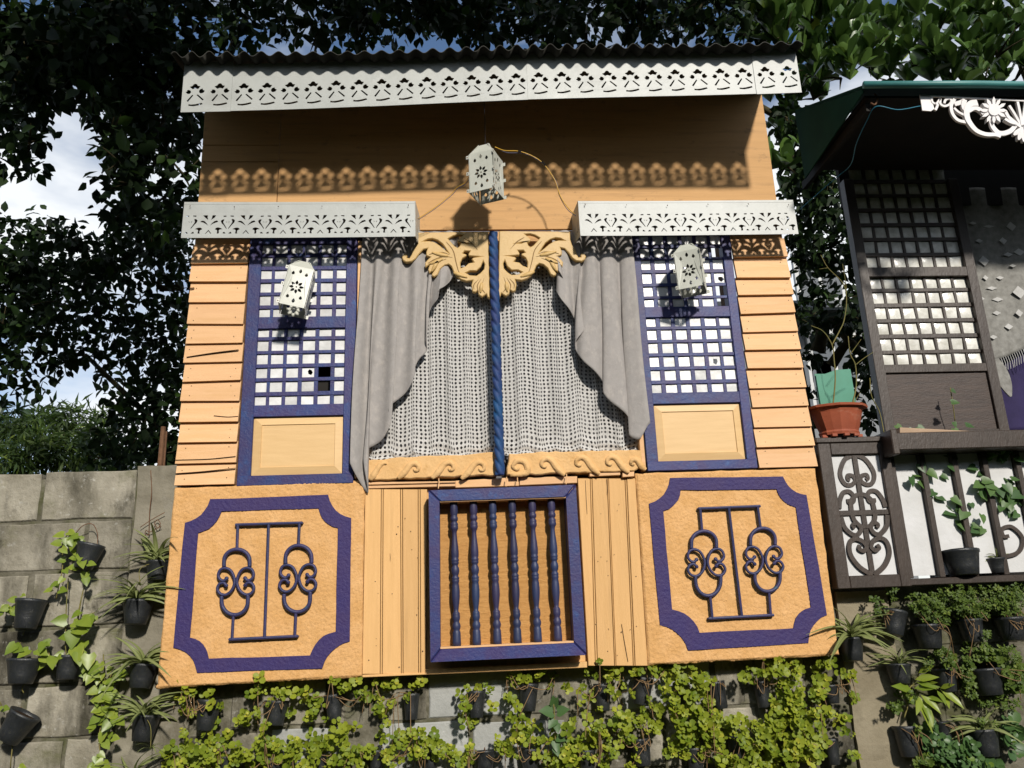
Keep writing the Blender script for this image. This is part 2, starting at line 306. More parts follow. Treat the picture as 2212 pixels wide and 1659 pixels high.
# ------------------------------------------------------------------ leaves
LEAF = {  # verts (x across, y along, z out), tris
    'ovate': (np.array([(0, 0, 0), (-.30, .32, .06), (-.26, .62, .05), (0, 1, -.10), (.26, .62, .05), (.30, .32, .06), (0, .5, -.02)]), [(0, 6, 1), (1, 6, 2), (2, 6, 3), (3, 6, 4), (4, 6, 5), (5, 6, 0)]),
    'obov': (np.array([(0, 0, 0), (-.17, .35, .05), (-.27, .68, .06), (-.13, .95, 0), (0, 1, -.04), (.13, .95, 0), (.27, .68, .06), (.17, .35, .05), (0, .45, -.02), (0, .75, -.03)]),
             [(0, 8, 1), (1, 8, 9), (1, 9, 2), (2, 9, 3), (3, 9, 4), (4, 9, 5), (5, 9, 6), (6, 9, 7), (7, 9, 8), (7, 8, 0)]),
    'slim': (np.array([(0, 0, 0), (-.09, .4, .03), (0, 1, -.12), (.09, .4, .03)]), [(0, 3, 1), (1, 3, 2)]),
    'round': (np.array([(0, 0, 0), (-.36, .22, .05), (-.42, .58, .06), (-.2, .92, .02), (.2, .92, .02), (.42, .58, .06), (.36, .22, .05), (0, .5, -.05)]), [(0, 7, 1), (1, 7, 2), (2, 7, 3), (3, 7, 4), (4, 7, 5), (5, 7, 6), (6, 7, 0)]),
    'heart': (np.array([(0, .12, -.02), (-.28, 0, .03), (-.44, .25, .05), (-.32, .62, .03), (0, 1.08, -.12), (.32, .62, .03), (.44, .25, .05), (.28, 0, .03), (0, .5, -.04)]), [(0, 8, 1), (1, 8, 2), (2, 8, 3), (3, 8, 4), (4, 8, 5), (5, 8, 6), (6, 8, 7), (7, 8, 0)]),
}
def frames(d, out):
    """rotation matrices with y along d and z roughly along out"""
    d = d / (np.linalg.norm(d, axis=1, keepdims=True) + 1e-9)
    x = np.cross(d, out); x /= (np.linalg.norm(x, axis=1, keepdims=True) + 1e-9); z = np.cross(x, d)
    return np.stack([x, d, z], axis=2)
def leaf_mesh(kind, pos, dirs, outs, size, var):
    LV, LFa = LEAF[kind]; n = len(pos); R = frames(dirs, outs)
    V = np.einsum('nij,kj->nki', R, LV) * np.asarray(size)[:, None, None] + pos[:, None, :]
    k = len(LV); F = (np.array(LFa)[None] + (np.arange(n) * k)[:, None, None]).reshape(-1, 3)
    return V.reshape(-1, 3), F, np.repeat(var, k)
def lobe_pts(lobes, per):
    P_ = []; C_ = []
    for c, r in lobes:
        n = max(4, int(per * (r / .3) ** 2)); d = rng.normal(size=(n, 3)); d /= np.linalg.norm(d, axis=1, keepdims=True)
        rr = r * rng.uniform(.25, 1.0, n) ** .55 * (1 + .22 * rng.normal(size=n)); P_.append(np.array(c) + d * rr[:, None] * np.array([1, 1, .85])); C_.append(d)
    return np.vstack(P_), np.vstack(C_)
def L(px, py, Y, rpx):
    c = at(px, py, Y); return (tuple(c), rpx / 1717 * (c - EYE).dot(FWD))

# ================================================================== THE SETTING
g = mk('ground', [(-400, -400, 0), (400, -400, 0), (400, 400, 0), (-400, 400, 0)], [(0, 1, 2, 3)], M['ground'], kind='structure', origin=(0, 0, 0)); g['label'] = 'bare earth ground in front of and behind the wall'

# unseen overgrown slope added behind the photographer to block low sky light
M['sky_block_bank'] = mat('sky_block_green', (.018, .028, .010), (.035, .045, .018), 1.5, .95, .05, 1.5, 4, detail=9)
V = []; F = []; nb = 90; rb = random.Random(5)
for i in range(nb + 1):
    a = PI * (1.02 + .96 * i / nb); h = 5.2 + .5 * math.sin(i * .7) + rb.uniform(-.35, .35)
    for r, z in ((8.6, 0), (9.3, 2.4), (9.8, 4.4), (10.6, h), (13, h + .3), (16, 0)): V.append((r * 1.5 * math.cos(a) + rb.uniform(-.15, .15), r * math.sin(a) + rb.uniform(-.15, .15), z + (rb.uniform(-.2, .2) if z else 0)))
for i in range(nb):
    for j in range(5): k = i * 6 + j; F.append((k, k + 1, k + 7, k + 6))
sky_block_bank = mk('sky_block_bank', V, F, M['sky_block_bank'], kind='structure', origin=(0, -9, 0)); sky_block_bank['label'] = 'unseen dark slope added behind the camera to block low sky'
# ------------------------------------------------------------------ concrete block wall
WY = .10
wall = T('block_wall', 'long weathered concrete block wall carrying the orange facade and hanging pots', 'wall', (0, WY + .1, 0))
mk('mortar_core', *cbox(-3.4, 1.62, WY + .006, WY + .15, 0, 2.19), M['mortar'], wall)
mk('mortar_core', *cbox(1.62, 3.8, WY + .006, WY + .15, 0, 1.62), M['mortar'], wall)
mk('footing', *cbox(-3.4, 3.8, WY - .01, WY + .16, 0, .70, .01), M['column'], wall)
courses = [2.225, 2.008, 1.797, 1.577, 1.357, 1.153, .932, .72]
for ci in range(len(courses) - 1):
    zt, zb = courses[ci], courses[ci + 1]
    x = -3.4 + (.22 if ci % 2 else .42) - .40 + (.028 if ci == 4 else 0)
    while x < 3.8:
        x0, x1 = x + random.uniform(.006, .014), x + .40 - random.uniform(.004, .016); x += .40
        if zt > 1.4 and x0 > -1.12 and x1 < 1.5: continue       # behind the facade
        if x0 > 1.55 and zt > 1.65: continue
        if ci < 5 and x0 < -1.20 and x1 > -1.38:                   # the cement pillar beside the facade
            x1 = min(x1, -1.395)
            if x1 - x0 < .08: continue
        if 1.60 < (x0 + x1) / 2 < 1.86 and ci >= 2: continue
        dz = random.uniform(-.006, .006) if ci else random.uniform(-.022, .004)
        y0 = WY + random.uniform(-.005, .0025)
        clean = (zt < 1.4 and -.95 < x0 < .8 and random.random() < .8)
        za, zc = zb + random.uniform(.004, .013), zt - random.uniform(.003, .010) + dz
        V, F = cutout(densify([(x0, za), (x1, za), (x1, zc), (x0, zc)], .055, .0026), [], y0, y0 + .09, .005)
        sk = random.uniform(-.008, .008); V = [(a, b + (a - x0) * sk, c) for a, b, c in V]
        mk('block', V, F, M['block_clean' if clean else ('mortar' if x0 > 1.8 else 'block')], wall)
def rough_box(x0, x1, y0, y1, z0, z1, nx, nz, a):
    V = []; F = []
    for j in range(nz + 1):
        for i in range(nx + 1):
            e = 1 if 0 < j < nz else .3
            V.append((x0 + (x1 - x0) * i / nx + (random.uniform(-a, a) if 0 < i < nx else random.uniform(-a, a) * .6), y0 + random.uniform(-a, a) * .8, z0 + (z1 - z0) * j / nz + random.uniform(-a, a) * e))
    n = len(V)
    for j in range(nz + 1):
        for i in range(nx + 1): V.append((x0 + (x1 - x0) * i / nx, y1, z0 + (z1 - z0) * j / nz))
    w = nx + 1
    for j in range(nz):
        for i in range(nx): a_ = j * w + i; F.append((a_, a_ + 1, a_ + w + 1, a_ + w)); F.append((n + a_, n + a_ + w, n + a_ + w + 1, n + a_ + 1))
    for i in range(nx): F.append((i, n + i, n + i + 1, i + 1)); t = nz * w + i; F.append((t, t + 1, n + t + 1, n + t))
    for j in range(nz): l_ = j * w; F.append((l_, l_ + w, n + l_ + w, n + l_)); r_ = j * w + nx; F.append((r_, n + r_, n + r_ + w, r_ + w))
    return V, F
mk('pillar', *rough_box(-1.385, -1.10, WY - .006, WY + .12, .70, 2.235, 5, 24, .006), M['column'], wall)
mk('pillar', *rough_box(1.62, 1.85, WY - .014, WY + .12, .70, 1.60, 4, 16, .006), M['column2'], wall)
mk('mortar_patch', *rough_box(at(745, 1500, WY).x, at(820, 1500, WY).x, WY - .008, WY + .1, .75, 1.36, 3, 8, .006), M['mortar'], wall)

# ================================================================== THE ORANGE FACADE
fac = T('painted_facade', 'orange mock house facade with blue windows and white metal eaves on the block wall', 'house facade', (.185, .05, 1.337))
XL, XR = -1.186, 1.562
def fpart(name, V, F, m, parent=fac, smooth=False): return mk(name, V, F, m, parent, smooth)
# upper plywood sheets
xs = A1(822, 900).x; zA, zB = A1(500, 819).z, A1(500, 935).z
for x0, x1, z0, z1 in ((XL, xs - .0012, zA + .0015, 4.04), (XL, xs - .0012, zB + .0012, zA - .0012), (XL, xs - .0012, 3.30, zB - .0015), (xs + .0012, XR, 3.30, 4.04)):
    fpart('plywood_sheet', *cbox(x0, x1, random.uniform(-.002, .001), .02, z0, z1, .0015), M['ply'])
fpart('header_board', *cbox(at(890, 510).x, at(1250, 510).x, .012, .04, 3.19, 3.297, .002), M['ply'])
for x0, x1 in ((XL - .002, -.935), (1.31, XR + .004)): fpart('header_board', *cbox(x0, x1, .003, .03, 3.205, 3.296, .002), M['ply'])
fpart('dark_header', *cbox(-.93, at(890, 510).x - .005, .02, .04, 3.235, 3.298), M['blue']); fpart('dark_header', *cbox(at(1250, 510).x + .005, 1.305, .02, .04, 3.235, 3.298), M['blue'])
# timber studs behind
for x in (XL + .02, -.95, -.40, .86, 1.28, XR - .02): fpart('stud', *cbox(x - .018, x + .018, .045, .095, 1.36, 4.0), M['rust'])
# lapped side boards
def lapboard(x0, x1, z0, z1, tilt):
    yb, yt = -.020 + random.uniform(-.003, .002), -.005; r = [random.uniform(-.0025, .0025) for _ in range(6)]
    V = [(x0 + r[0], yb, z0 + r[2]), (x1 + r[1], yb, z0 + r[3] + tilt), (x1 + r[1], yt, z1 + tilt), (x0 + r[0], yt, z1), (x0 + r[0], yb + .016, z0 + r[2]), (x1 + r[1], yb + .016, z0 + r[3] + tilt), (x1 + r[1], yt + .016, z1 + tilt), (x0 + r[0], yt + .016, z1)]
    return V, [(0, 1, 2, 3), (7, 6, 5, 4), (0, 4, 5, 1), (1, 5, 6, 2), (2, 6, 7, 3), (3, 7, 4, 0)]
NAIL = MB()
def nail(x, y, z, r=.0022):
    n = 6; V = [(x + r * math.cos(2 * PI * k / n), y, z + r * math.sin(2 * PI * k / n)) for k in range(n)] + [(x, y - .0008, z)]
    NAIL.add(V, [(k, (k + 1) % n, n) for k in range(n)])
lz = [A3(x_, y_).z for x_, y_ in ((390, 38), (380, 158), (370, 266), (360, 397), (350, 530), (340, 650), (330, 769), (320, 885), (315, 1008), (305, 1140), (295, 1265), (285, 1395), (280, 1530))]
rz_ = [A5(x_, y_).z for x_, y_ in ((915, 165), (925, 283), (935, 408), (945, 518), (960, 632), (975, 745), (990, 857), (1005, 970), (1020, 1090), (1040, 1210), (1055, 1333), (1070, 1455), (1080, 1583))]
for zs, x0, x1 in ((lz, XL - .004, -.944), (rz_, 1.309, XR + .008)):
    for i in range(len(zs) - 1):
        fpart('siding_board', *lapboard(x0, x1, zs[i + 1] + .0012, zs[i] + .004, random.uniform(-.002, .002)), M['plank'])
        for xx in (x0 + .03, x1 - .03):
            for zz in (.25, .72):
                if random.random() < .8: nail(xx + random.uniform(-.012, .012), -.0215 + .014 * zz, zs[i + 1] + (zs[i] - zs[i + 1]) * (zz + random.uniform(-.1, .1)))
for a_, b_, c_ in (((165, 728), (330, 702), (488, 682)), ((335, 1092), (420, 1100), (486, 1096)), ((95, 1452), (260, 1440), (468, 1418)), ((180, 300), (205, 298), (212, 296)), ((95, 1368), (300, 1362), (470, 1345))):
    P_ = xz((a_, b_, c_), A3, -.02); mk('crack', *ribbon(P_, lambda t: .0009 * math.sin(PI * (.05 + .9 * t)) + .0003, -.0235, -.012, 5), M['nail'], fac)
for a_, b_, c_ in (((1900, 1180), (1925, 1330), (1945, 1440)), ((1795, 180), (1800, 240), (1798, 290)), ((1650, 185), (1655, 300), (1662, 420)), ((300, 690), (302, 720), (301, 745))):
    P_ = xz((a_, b_, c_), A7, -.006); mk('crack', *ribbon(P_, lambda t: .0009 * math.sin(PI * (.05 + .9 * t)) + .0003, -.0095, -.004, 5), M['nail'], fac)
# lattice windows
PANES = {}
def pane_mesh(w, h):
    k = (round(w, 3), round(h, 3))
    if k not in PANES:
        V, F = cbox(-w / 2, w / 2, -.001, .001, -h / 2, h / 2); me = bpy.data.meshes.new('pane'); me.from_pydata(V, [], F); me.materials.append(M['capiz']); PANES[k] = me
    return PANES[k]
def broken_pane(x, z, w, h, pts, y, parent, m):
    o = [(x - w / 2, z - h / 2), (x + w / 2, z - h / 2), (x + w / 2, z + h / 2), (x - w / 2, z + h / 2)]
    hole = [(x + a * w, z + b * h) for a, b in pts]
    return mk('pane', *cutout(o, [hole], y - .001, y + .001), m, parent)
def window(xo0, xo1, xg0, xg1, cols, ztop, zup, zlo, zpanel, zbot, missing, broken, label):
    """cols: list of (x0,x1) openings; zup/zlo: lists of (z0,z1) openings of the two sashes; zpanel=(z0,z1)"""
    w = mk('lattice_window', *cbox(xo0, xg0, -.012, .04, zbot, ztop, .002), M['blue'], fac); w['label'] = label   # left stile carries the rest
    mk('stile', *cbox(xg1, xo1, -.012, .04, zbot, ztop, .002), M['blue'], w)
    zr = [(zlo[0][1], zup[-1][0]), (zpanel[1], zlo[-1][0]), (zbot - .004, zpanel[0]), (zup[0][1], zup[0][1] + .04)]
    for i, (a, b) in enumerate(zr): mk('rail', *cbox(xg0 - (.004 if i != 2 else xg0 - xo0), xg1 + (.004 if i != 2 else xo1 - xg1), -.0095 if i != 2 else -.015, .035, a, b, .002), M['blue'], w)
    for zz in (zup, zlo):
        for i in range(len(zz) - 1): mk('muntin', *cbox(xg0 - .003, xg1 + .003, -.0042, .003, zz[i + 1][1], zz[i][0], .001), M['blue'], w)
        for i in range(len(cols) - 1): mk('muntin', *cbox(cols[i][1], cols[i + 1][0], -.0018, .003, zz[-1][0] - .003, zz[0][1] + .003, .001), M['blue'], w)
    for s, zz in enumerate((zup, zlo)):
        for r, (z0, z1) in enumerate(zz):
            for c, (x0, x1) in enumerate(cols):
                if (s, r, c) in missing: continue
                W, H = x1 - x0 + .012, z1 - z0 + .012; cx, cz = (x0 + x1) / 2, (z0 + z1) / 2
                if (s, r, c) in broken: broken_pane(cx, cz, W, H, broken[s, r, c], .0045, w, M['capiz']); continue
                inst('pane', pane_mesh(W, H), w, (cx, .0045, cz), (random.uniform(-.04, .04), random.uniform(-.02, .02), random.uniform(-.03, .03)))
    z0, z1 = zpanel; x0, x1 = xg0, xg1
    a, b = .035, .012
    V = [(x0, .004, z0), (x1, .004, z0), (x1, .004, z1), (x0, .004, z1), (x0 + a, -.004, z0 + a), (x1 - a, -.004, z0 + a), (x1 - a, -.004, z1 - a), (x0 + a, -.004, z1 - a),
         (x0 + a + .002, .0005, z0 + a + .002), (x1 - a - .002, .0005, z0 + a + .002), (x1 - a - .002, .0005, z1 - a - .002), (x0 + a + .002, .0005, z1 - a - .002)]
    F = [(0, 1, 5, 4), (1, 2, 6, 5), (2, 3, 7, 6), (3, 0, 4, 7), (4, 5, 9, 8), (5, 6, 10, 9), (6, 7, 11, 10), (7, 4, 8, 11), (8, 9, 10, 11)]
    mk('panel', V, F, M['panel'], w)
    return w
cxs = [(A3(a, 650).x, A3(b, 650).x) for a, b in ((608, 675), (695, 770), (792, 865), (890, 965), (990, 1065), (1090, 1152))]
zup = [(A3(900, b).z, A3(900, a).z) for a, b in ((30, 85), (107, 165), (187, 242), (265, 325), (345, 405), (427, 480))]
zlo = [(A3(870, b).z, A3(870, a).z) for a, b in ((553, 602), (624, 688), (707, 770), (793, 856), (878, 943), (968, 1026))]
xo0, xo1 = -.936, A3(1213, 1000).x
window(xo0, xo1, cxs[0][0], cxs[-1][1], cxs, 3.29, zup, zlo, (A3(850, 1462).z, A3(850, 1098).z), A3(850, 1518).z, {(1, 3, 4), (1, 4, 4)}, {(1, 3, 3): [(.02, -.12), (.2, -.2), (.3, .02), (.2, .2), (.05, .26), (-.04, .08)]}, 'left blue lattice window with two panes missing in its lower sash')
cxr = [(A5(a, 750).x, A5(b, 750).x) for a, b in ((208, 270), (297, 366), (390, 459), (483, 552), (577, 648), (668, 735))]
zupr = [(A5(450, b).z, A5(450, a).z) for a, b in ((140, 195), (217, 275), (290, 350), (372, 435), (455, 515), (532, 583))]
zlor = [(A5(480, b).z, A5(480, a).z) for a, b in ((648, 703), (722, 785), (804, 868), (888, 952), (973, 1037), (1060, 1116))]
window(A5(160, 1000).x, 1.303, cxr[0][0], cxr[-1][1], cxr, 3.29, zupr, zlor, (A5(520, 1540).z, A5(520, 1184).z), A5(520, 1592).z, {(0, 1, 5), (0, 4, 5), (0, 5, 5)}, {(0, 3, 5): [(-.2, -.05), (.1, -.3), (.35, -.1), (.2, .12), (-.05, .1)], (1, 3, 4): [(-.1, -.15), (.1, -.3), (.22, -.05), (.18, .15), (-.08, .18)]}, 'right blue lattice window with panes missing in its upper sash')
fpart('dark_gap_backing', *cbox(-.93, -.43, .078, .09, 2.15, 3.05), M['black'])  # dark board added so the gaps of the missing panes stay dark
# curtain bay: liner and trim strips
bx0, bx1 = xo1 + .004, A5(157, 1000).x - .004
fpart('trim_strip', *cbox(bx0, bx0 + .024, -.014, .08, 2.14, 3.24, .002), M['plank']); fpart('trim_strip', *cbox(bx1 - .02, bx1, -.012, .08, 2.14, 3.24, .002), M['plank'])
fpart('liner', *cbox(bx0 + .024, bx1 - .02, .075, .085, 2.12, 3.25), M['liner'])
# lower plaster panels with painted bands
def quad_slab(name, q, y0, y1, m, parent=fac, step=.045, a=.003):
    return mk(name, *cutout(densify(q, step, a), [], y0, y1, .004), m, parent)
def plaster_field(q, n, y0, m, seed):
    """hand-trowelled face: a fine uneven sheet in front of the slab"""
    r = np.random.default_rng(seed); q = [np.array(p) for p in q]; V = []; F = []
    nx = n; nz_ = n; low = r.normal(size=(12, 12)); 
    H = r.normal(size=(nz_ + 1, nx + 1)) * .0010
    for j in range(nz_ + 1):
        for i in range(nx + 1):
            u, v = i / nx, j / nz_; p = (q[0] * (1 - u) + q[1] * u) * (1 - v) + (q[3] * (1 - u) + q[2] * u) * v
            a, b = u * 10.99, v * 10.99; i0, j0 = int(a), int(b); fa, fb = a - i0, b - j0
            lo = (low[j0, i0] * (1 - fa) + low[j0, i0 + 1] * fa) * (1 - fb) + (low[j0 + 1, i0] * (1 - fa) + low[j0 + 1, i0 + 1] * fa) * fb
            e = 0 if 0 < i < nx and 0 < j < nz_ else .012
            V.append((p[0], y0 + H[j, i] + lo * .0011 + e, p[1]))
    for j in range(nz_):
        for i in range(nx): k = j * (nx + 1) + i; F.append((k, k + 1, k + nx + 2, k + nx + 1))
    return V, F
def concave(poly4pairs, f, Y):
    """poly4pairs: list of 8 points (two per corner); corners are scooped inward"""
    out = []; P8 = xz(poly4pairs, f, Y); c = np.mean(P8, axis=0)
    for i in range(0, 8, 2):
        p, q = np.array(P8[i]), np.array(P8[i + 1]); out.append(jit(p, .001)); 
        mid = (p + q) / 2; inn = (c - mid); inn = inn / np.linalg.norm(inn) * np.linalg.norm(q - p) * .16
        for t in (.17, .33, .5, .67, .83): out.append(jit(p + (q - p) * t + inn * (4 * t * (1 - t)), .0012))
        out.append(jit(q, .001))
        r = np.array(P8[(i + 2) % 8])
        for t in (.2, .4, .6, .8): out.append(jit(q + (r - q) * t, .0014))
    return out
PF = -.014
qL = xz([(78, 1530), (1490, 1450), (1508, 95), (195, 150)], A6); qR = xz([(238, 1462), (1555, 1392), (1390, 105), (150, 140)], A8)
panL = quad_slab('plaster_panel', qL, PF + .004, .095, M['plaster']); panR = quad_slab('plaster_panel', qR, PF + .004, .095, M['plaster'])
for pn, q, sd in ((panL, qL, 3), (panR, qR, 4)): mk('trowelled_face', *plaster_field(q, 150, PF, M['plaster'], sd), M['plaster'], pn, True)
oL = [(265, 390), (440, 225), (1255, 195), (1415, 355), (1405, 1210), (1215, 1395), (350, 1425), (185, 1250)]
iL = [(358, 460), (520, 310), (1190, 290), (1322, 425), (1306, 1140), (1130, 1305), (430, 1325), (300, 1180)]
oR = [(245, 350), (390, 170), (1170, 160), (1335, 290), (1475, 1120), (1345, 1310), (515, 1365), (320, 1190)]
iR = [(345, 400), (465, 255), (1125, 250), (1260, 375), (1362, 1065), (1240, 1210), (595, 1240), (405, 1080)]
for pn, o_, i_, f in ((panL, oL, iL, A6), (panR, oR, iR, A8)):
    mk('painted_band', *cutout(concave(o_, f, PF), [concave(i_, f, PF)], PF - .0045, PF + .004, .001), M['band'], pn)
# ragged plaster lumps along the bottom edge of the panels
for pn, a, b in ((panL, qL[0], qL[1]), (panR, qR[0], qR[1])):
    for k in range(26):
        t = random.random(); x = a[0] + (b[0] - a[0]) * t; z = a[1] + (b[1] - a[1]) * t; r = random.uniform(.006, .014)
        V = []; n = 6
        for zz, rr in ((-.6, .5), (0, 1), (.7, .6)):
            for q in range(n): V.append((x + r * 1.6 * rr * math.cos(2 * PI * q / n) * random.uniform(.8, 1.2), PF + .014 + .012 * rr * math.sin(2 * PI * q / n), z + .004 + r * zz))
        F = [(i * n + q, i * n + (q + 1) % n, (i + 1) * n + (q + 1) % n, (i + 1) * n + q) for i in range(2) for q in range(n)] + [tuple(range(n))[::-1], tuple(range(2 * n, 3 * n))]
        if k == 0: LUMP = MB()
        LUMP.add(V, F)
    LUMP.build('plaster_crumbs', M['plaster'], pn, True, 'stuff')
# wave scroll frieze
def frieze(pts, waves, f):
    s = quad_slab('scroll_frieze', xz(pts, f), -.028, .06, M['plaster_light'], step=.03, a=.0035)
    for w in waves:
        P_ = xz(w, f, -.03)
        mk('wave_scroll', *ribbon(P_, lambda t: .026 * (1 - t) ** .7 * min(1, t * 4 + .3) + .005, -.0335, -.02, 5), M['plaster_light'], s, True)
    return s
def dog(cx, cy, s, mir=1):
    """one running-dog wave in D7 coordinates: a swelling stroke that ends in a curl"""
    pts = [(-130, 85), (-95, 55), (-62, 18), (-28, -28), (10, -42), (42, -22), (44, 10), (20, 22), (4, 6)]
    return [(cx + mir * a * s, cy + b * s) for a, b in pts]
frieze([(140, 395), (1085, 355), (1070, 195), (890, 205), (600, 220), (330, 235), (140, 255)], [[(170, 385), (200, 340), (235, 285), (265, 262), (290, 268)], dog(480, 300, .85), dog(730, 295, .9), dog(950, 295, .95)], D7)
frieze([(1150, 355), (2070, 330), (2125, 290), (2120, 180), (1900, 180), (1600, 185), (1400, 190), (1165, 205)], [[(1180, 350), (1300, 330), (1290, 260), (1230, 245), (1200, 285), (1230, 310), (1250, 290)], dog(1450, 270, .95, -1), dog(1700, 260, .95, -1), dog(1920, 255, .9, -1), dog(2080, 260, .6, -1)], D7)
# lower planking either side of the baluster window
def vboards(edges, ytop, ybot, f):
    for i in range(len(edges) - 1):
        (a0, a1), (b0, b1) = edges[i], edges[i + 1]
        p = [f(a1, ybot), f(b1, ybot), f(b0, ytop), f(a0, ytop)]; g_ = .0012; y0 = -.006 + random.uniform(-.002, .002)
        q = [(p[0].x + g_, p[0].z), (p[1].x - g_, p[1].z), (p[2].x - g_, p[2].z), (p[3].x + g_, p[3].z)]
        fpart('plank', *cutout(q, [], y0, .02, .0015), M['vplank'])
vboards([(128, 108), (240, 232), (253, 246), (372, 378), (386, 390), (494, 497), (508, 512), (558, 545)], 250, 1525, A7)
vboards([(1595, 1668), (1682, 1718), (1694, 1732), (1798, 1850), (1808, 1860), (1922, 1980), (1934, 1992), (1994, 2080)], 175, 1468, A7)
def strip(pts, y0, y1, name, m, f=A7): return fpart(name, *cutout(xz(pts, f), [], y0, y1, .0015), m)
strip([(135, 246), (752, 230), (752, 205), (140, 198)], -.012, .02, 'moulding', M['plank']); strip([(140, 222), (752, 207), (752, 196), (140, 206)], -.020, -.010, 'bead', M['plank'])
strip([(752, 238), (1190, 225), (1190, 165), (752, 190)], -.004, .02, 'top_strip', M['plank']); strip([(1195, 222), (1592, 206), (1592, 160), (1195, 168)], -.007, .02, 'top_strip', M['plank'])
strip([(1675, 165), (1885, 155), (1885, 138), (1675, 142)], -.02, .02, 'lath', M['plank']); strip([(1900, 170), (1980, 165), (1980, 132), (1900, 140)], -.024, .02, 'lath', M['plank'])
strip([(110, 1548), (1660, 1480), (1660, 1440), (545, 1490), (545, 1515), (110, 1530)], -.0085, .03, 'bottom_board', M['vplank'])
fpart('bay_backing', *cbox(A7(125, 800).x, A7(2070, 800).x, .022, .04, 1.35, 2.12), M['vplank'])
# corrugated roof and angel fascia
ZF = lambda x: 3.688 + (x + 1.16) / 2.71 * .075                     # fascia bottom
YF = lambda x: -.35 - (x + 1.16) / 2.71 * .06
fx0, fx1 = -1.165, 1.556
def fw(x, y, z): return (x, y + YF(x), z + ZF(x) + .005 * math.sin(x * 3.1 + .5))
mot = [[(695, 455), (730, 440), (745, 418), (765, 411), (785, 420), (797, 440), (831, 447), (805, 486), (765, 475), (735, 487)],
       [(646, 525), (668, 512), (664, 498), (690, 494), (712, 508), (718, 528), (704, 548), (676, 551)],
       [(816, 512), (830, 488), (862, 478), (866, 496), (892, 512), (874, 538), (842, 546), (822, 534)],
       [(736, 560), (749, 571), (688, 657), (668, 644)], [(788, 566), (804, 557), (886, 628), (872, 643)],
       [(697, 688), (730, 694), (780, 690), (864, 673), (876, 692), (820, 708), (760, 717), (695, 710)]]
U = .1005 / 300.5                                                    # crop px -> metres
def motif(x0, x1, flip=False):
    n = int(round((x1 - x0) / .1008)); hs = []
    for k in range(n):
        cx = x0 + (k + .5) * (x1 - x0) / n
        for m_ in mot:
            h = [(cx + (a - 762) * U * 1.0, (745 - b) * U * 1.10 + .014) for a, b in m_]
            if all(x0 + .004 < p[0] < x1 - .004 for p in h): hs.append(h)
    return hs
roof = fpart('corrugated_roof', *(lambda: (lambda V, F: (V, F))(*(lambda nx, ny: ([(x, y - .425 - (x + 1.16) / 2.71 * .06, 3.915 + (x + 1.16) / 2.71 * .048 + (.0125 + .003 * math.sin(x * 3.7)) * math.cos(2 * PI * (x + .01) / .0735) + .005 * math.sin(x * 4) + (y * .20 + t)) for t in (0, -.003) for y in np.linspace(0, .95, ny + 1) for x in np.linspace(fx0 - .035, fx1 + .006, nx + 1)],
      [(j * (nx + 1) + i, j * (nx + 1) + i + 1, (j + 1) * (nx + 1) + i + 1, (j + 1) * (nx + 1) + i) for j in range(ny) for i in range(nx)] +
      [((nx + 1) * (ny + 1) + j * (nx + 1) + i, (nx + 1) * (ny + 1) + (j + 1) * (nx + 1) + i, (nx + 1) * (ny + 1) + (j + 1) * (nx + 1) + i + 1, (nx + 1) * (ny + 1) + j * (nx + 1) + i + 1) for j in range(ny) for i in range(nx)] +
      [(i, (nx + 1) * (ny + 1) + i, (nx + 1) * (ny + 1) + i + 1, i + 1) for i in range(nx)]))(380, 2)))(), M['roof'], smooth=True)
seams = [fx0, fx0 + .21, -.36, .33, fx1 - .205, fx1]
for k in range(len(seams) - 1):
    a, b = seams[k], seams[k + 1]; h = .235 + (.012 if k in (0, 4) else 0); nn = 9
    ol = [(a + (b - a) * i / nn, -.004 if k in (0, 4) else 0) for i in range(nn + 1)] + [(b - (b - a) * i / nn, h) for i in range(nn + 1)]
    dy = -.003 if k in (0, 4) else (.0015 if k == 2 else 0)
    fpart('fretwork_fascia', *cutout(ol, motif(a, b), dy - .0012, dy + .0012, 0, fw), M['metal'], roof)
# nails and little rusty hooks on the facade
for _ in range(34):
    q = random.choice([(A7, random.uniform(140, 540), random.uniform(280, 1480)), (A7, random.uniform(1700, 2000), random.uniform(260, 1430))]); p = q[0](q[1], q[2]); nail(p.x, -.0085, p.z, random.uniform(.0015, .003))
for _ in range(26): nail(random.uniform(XL + .03, XR - .03), -.003, random.uniform(3.32, 3.6), .0018)
NAIL.build('nail_heads', M['nail'], fac, False, 'stuff')



# ------------------------------------------------------------------ awnings over the windows
HO = [[(-60, 292), (-22, 290), (-22, 306), (-60, 308)], [(28, 290), (70, 290), (70, 308), (28, 302)],
      [(-90, 365), (-72, 348), (-48, 342), (-46, 352), (-56, 372), (-58, 388), (-40, 415), (-8, 470), (-14, 476), (-50, 425), (-78, 395)],
      [(90, 360), (72, 340), (52, 338), (46, 350), (56, 366), (56, 384), (44, 408), (8, 468), (14, 476), (54, 420), (82, 388)],
      [(-26, 372), (-12, 376), (-10, 392)], [(26, 372), (10, 376), (8, 394)],
      [(-56, 540), (-50, 519), (-34, 520), (-15, 541)], [(56, 541), (52, 516), (34, 522), (15, 541)],
      [(-158, 482), (-145, 463), (-122, 455), (-95, 460), (-58, 480), (-95, 485), (-108, 500), (-102, 520), (-106, 541), (-132, 541), (-126, 520), (-130, 495)],
      [(158, 482), (145, 463), (122, 457), (95, 462), (62, 480), (95, 485), (110, 500), (104, 520), (104, 541), (132, 541), (124, 520), (132, 495)]]
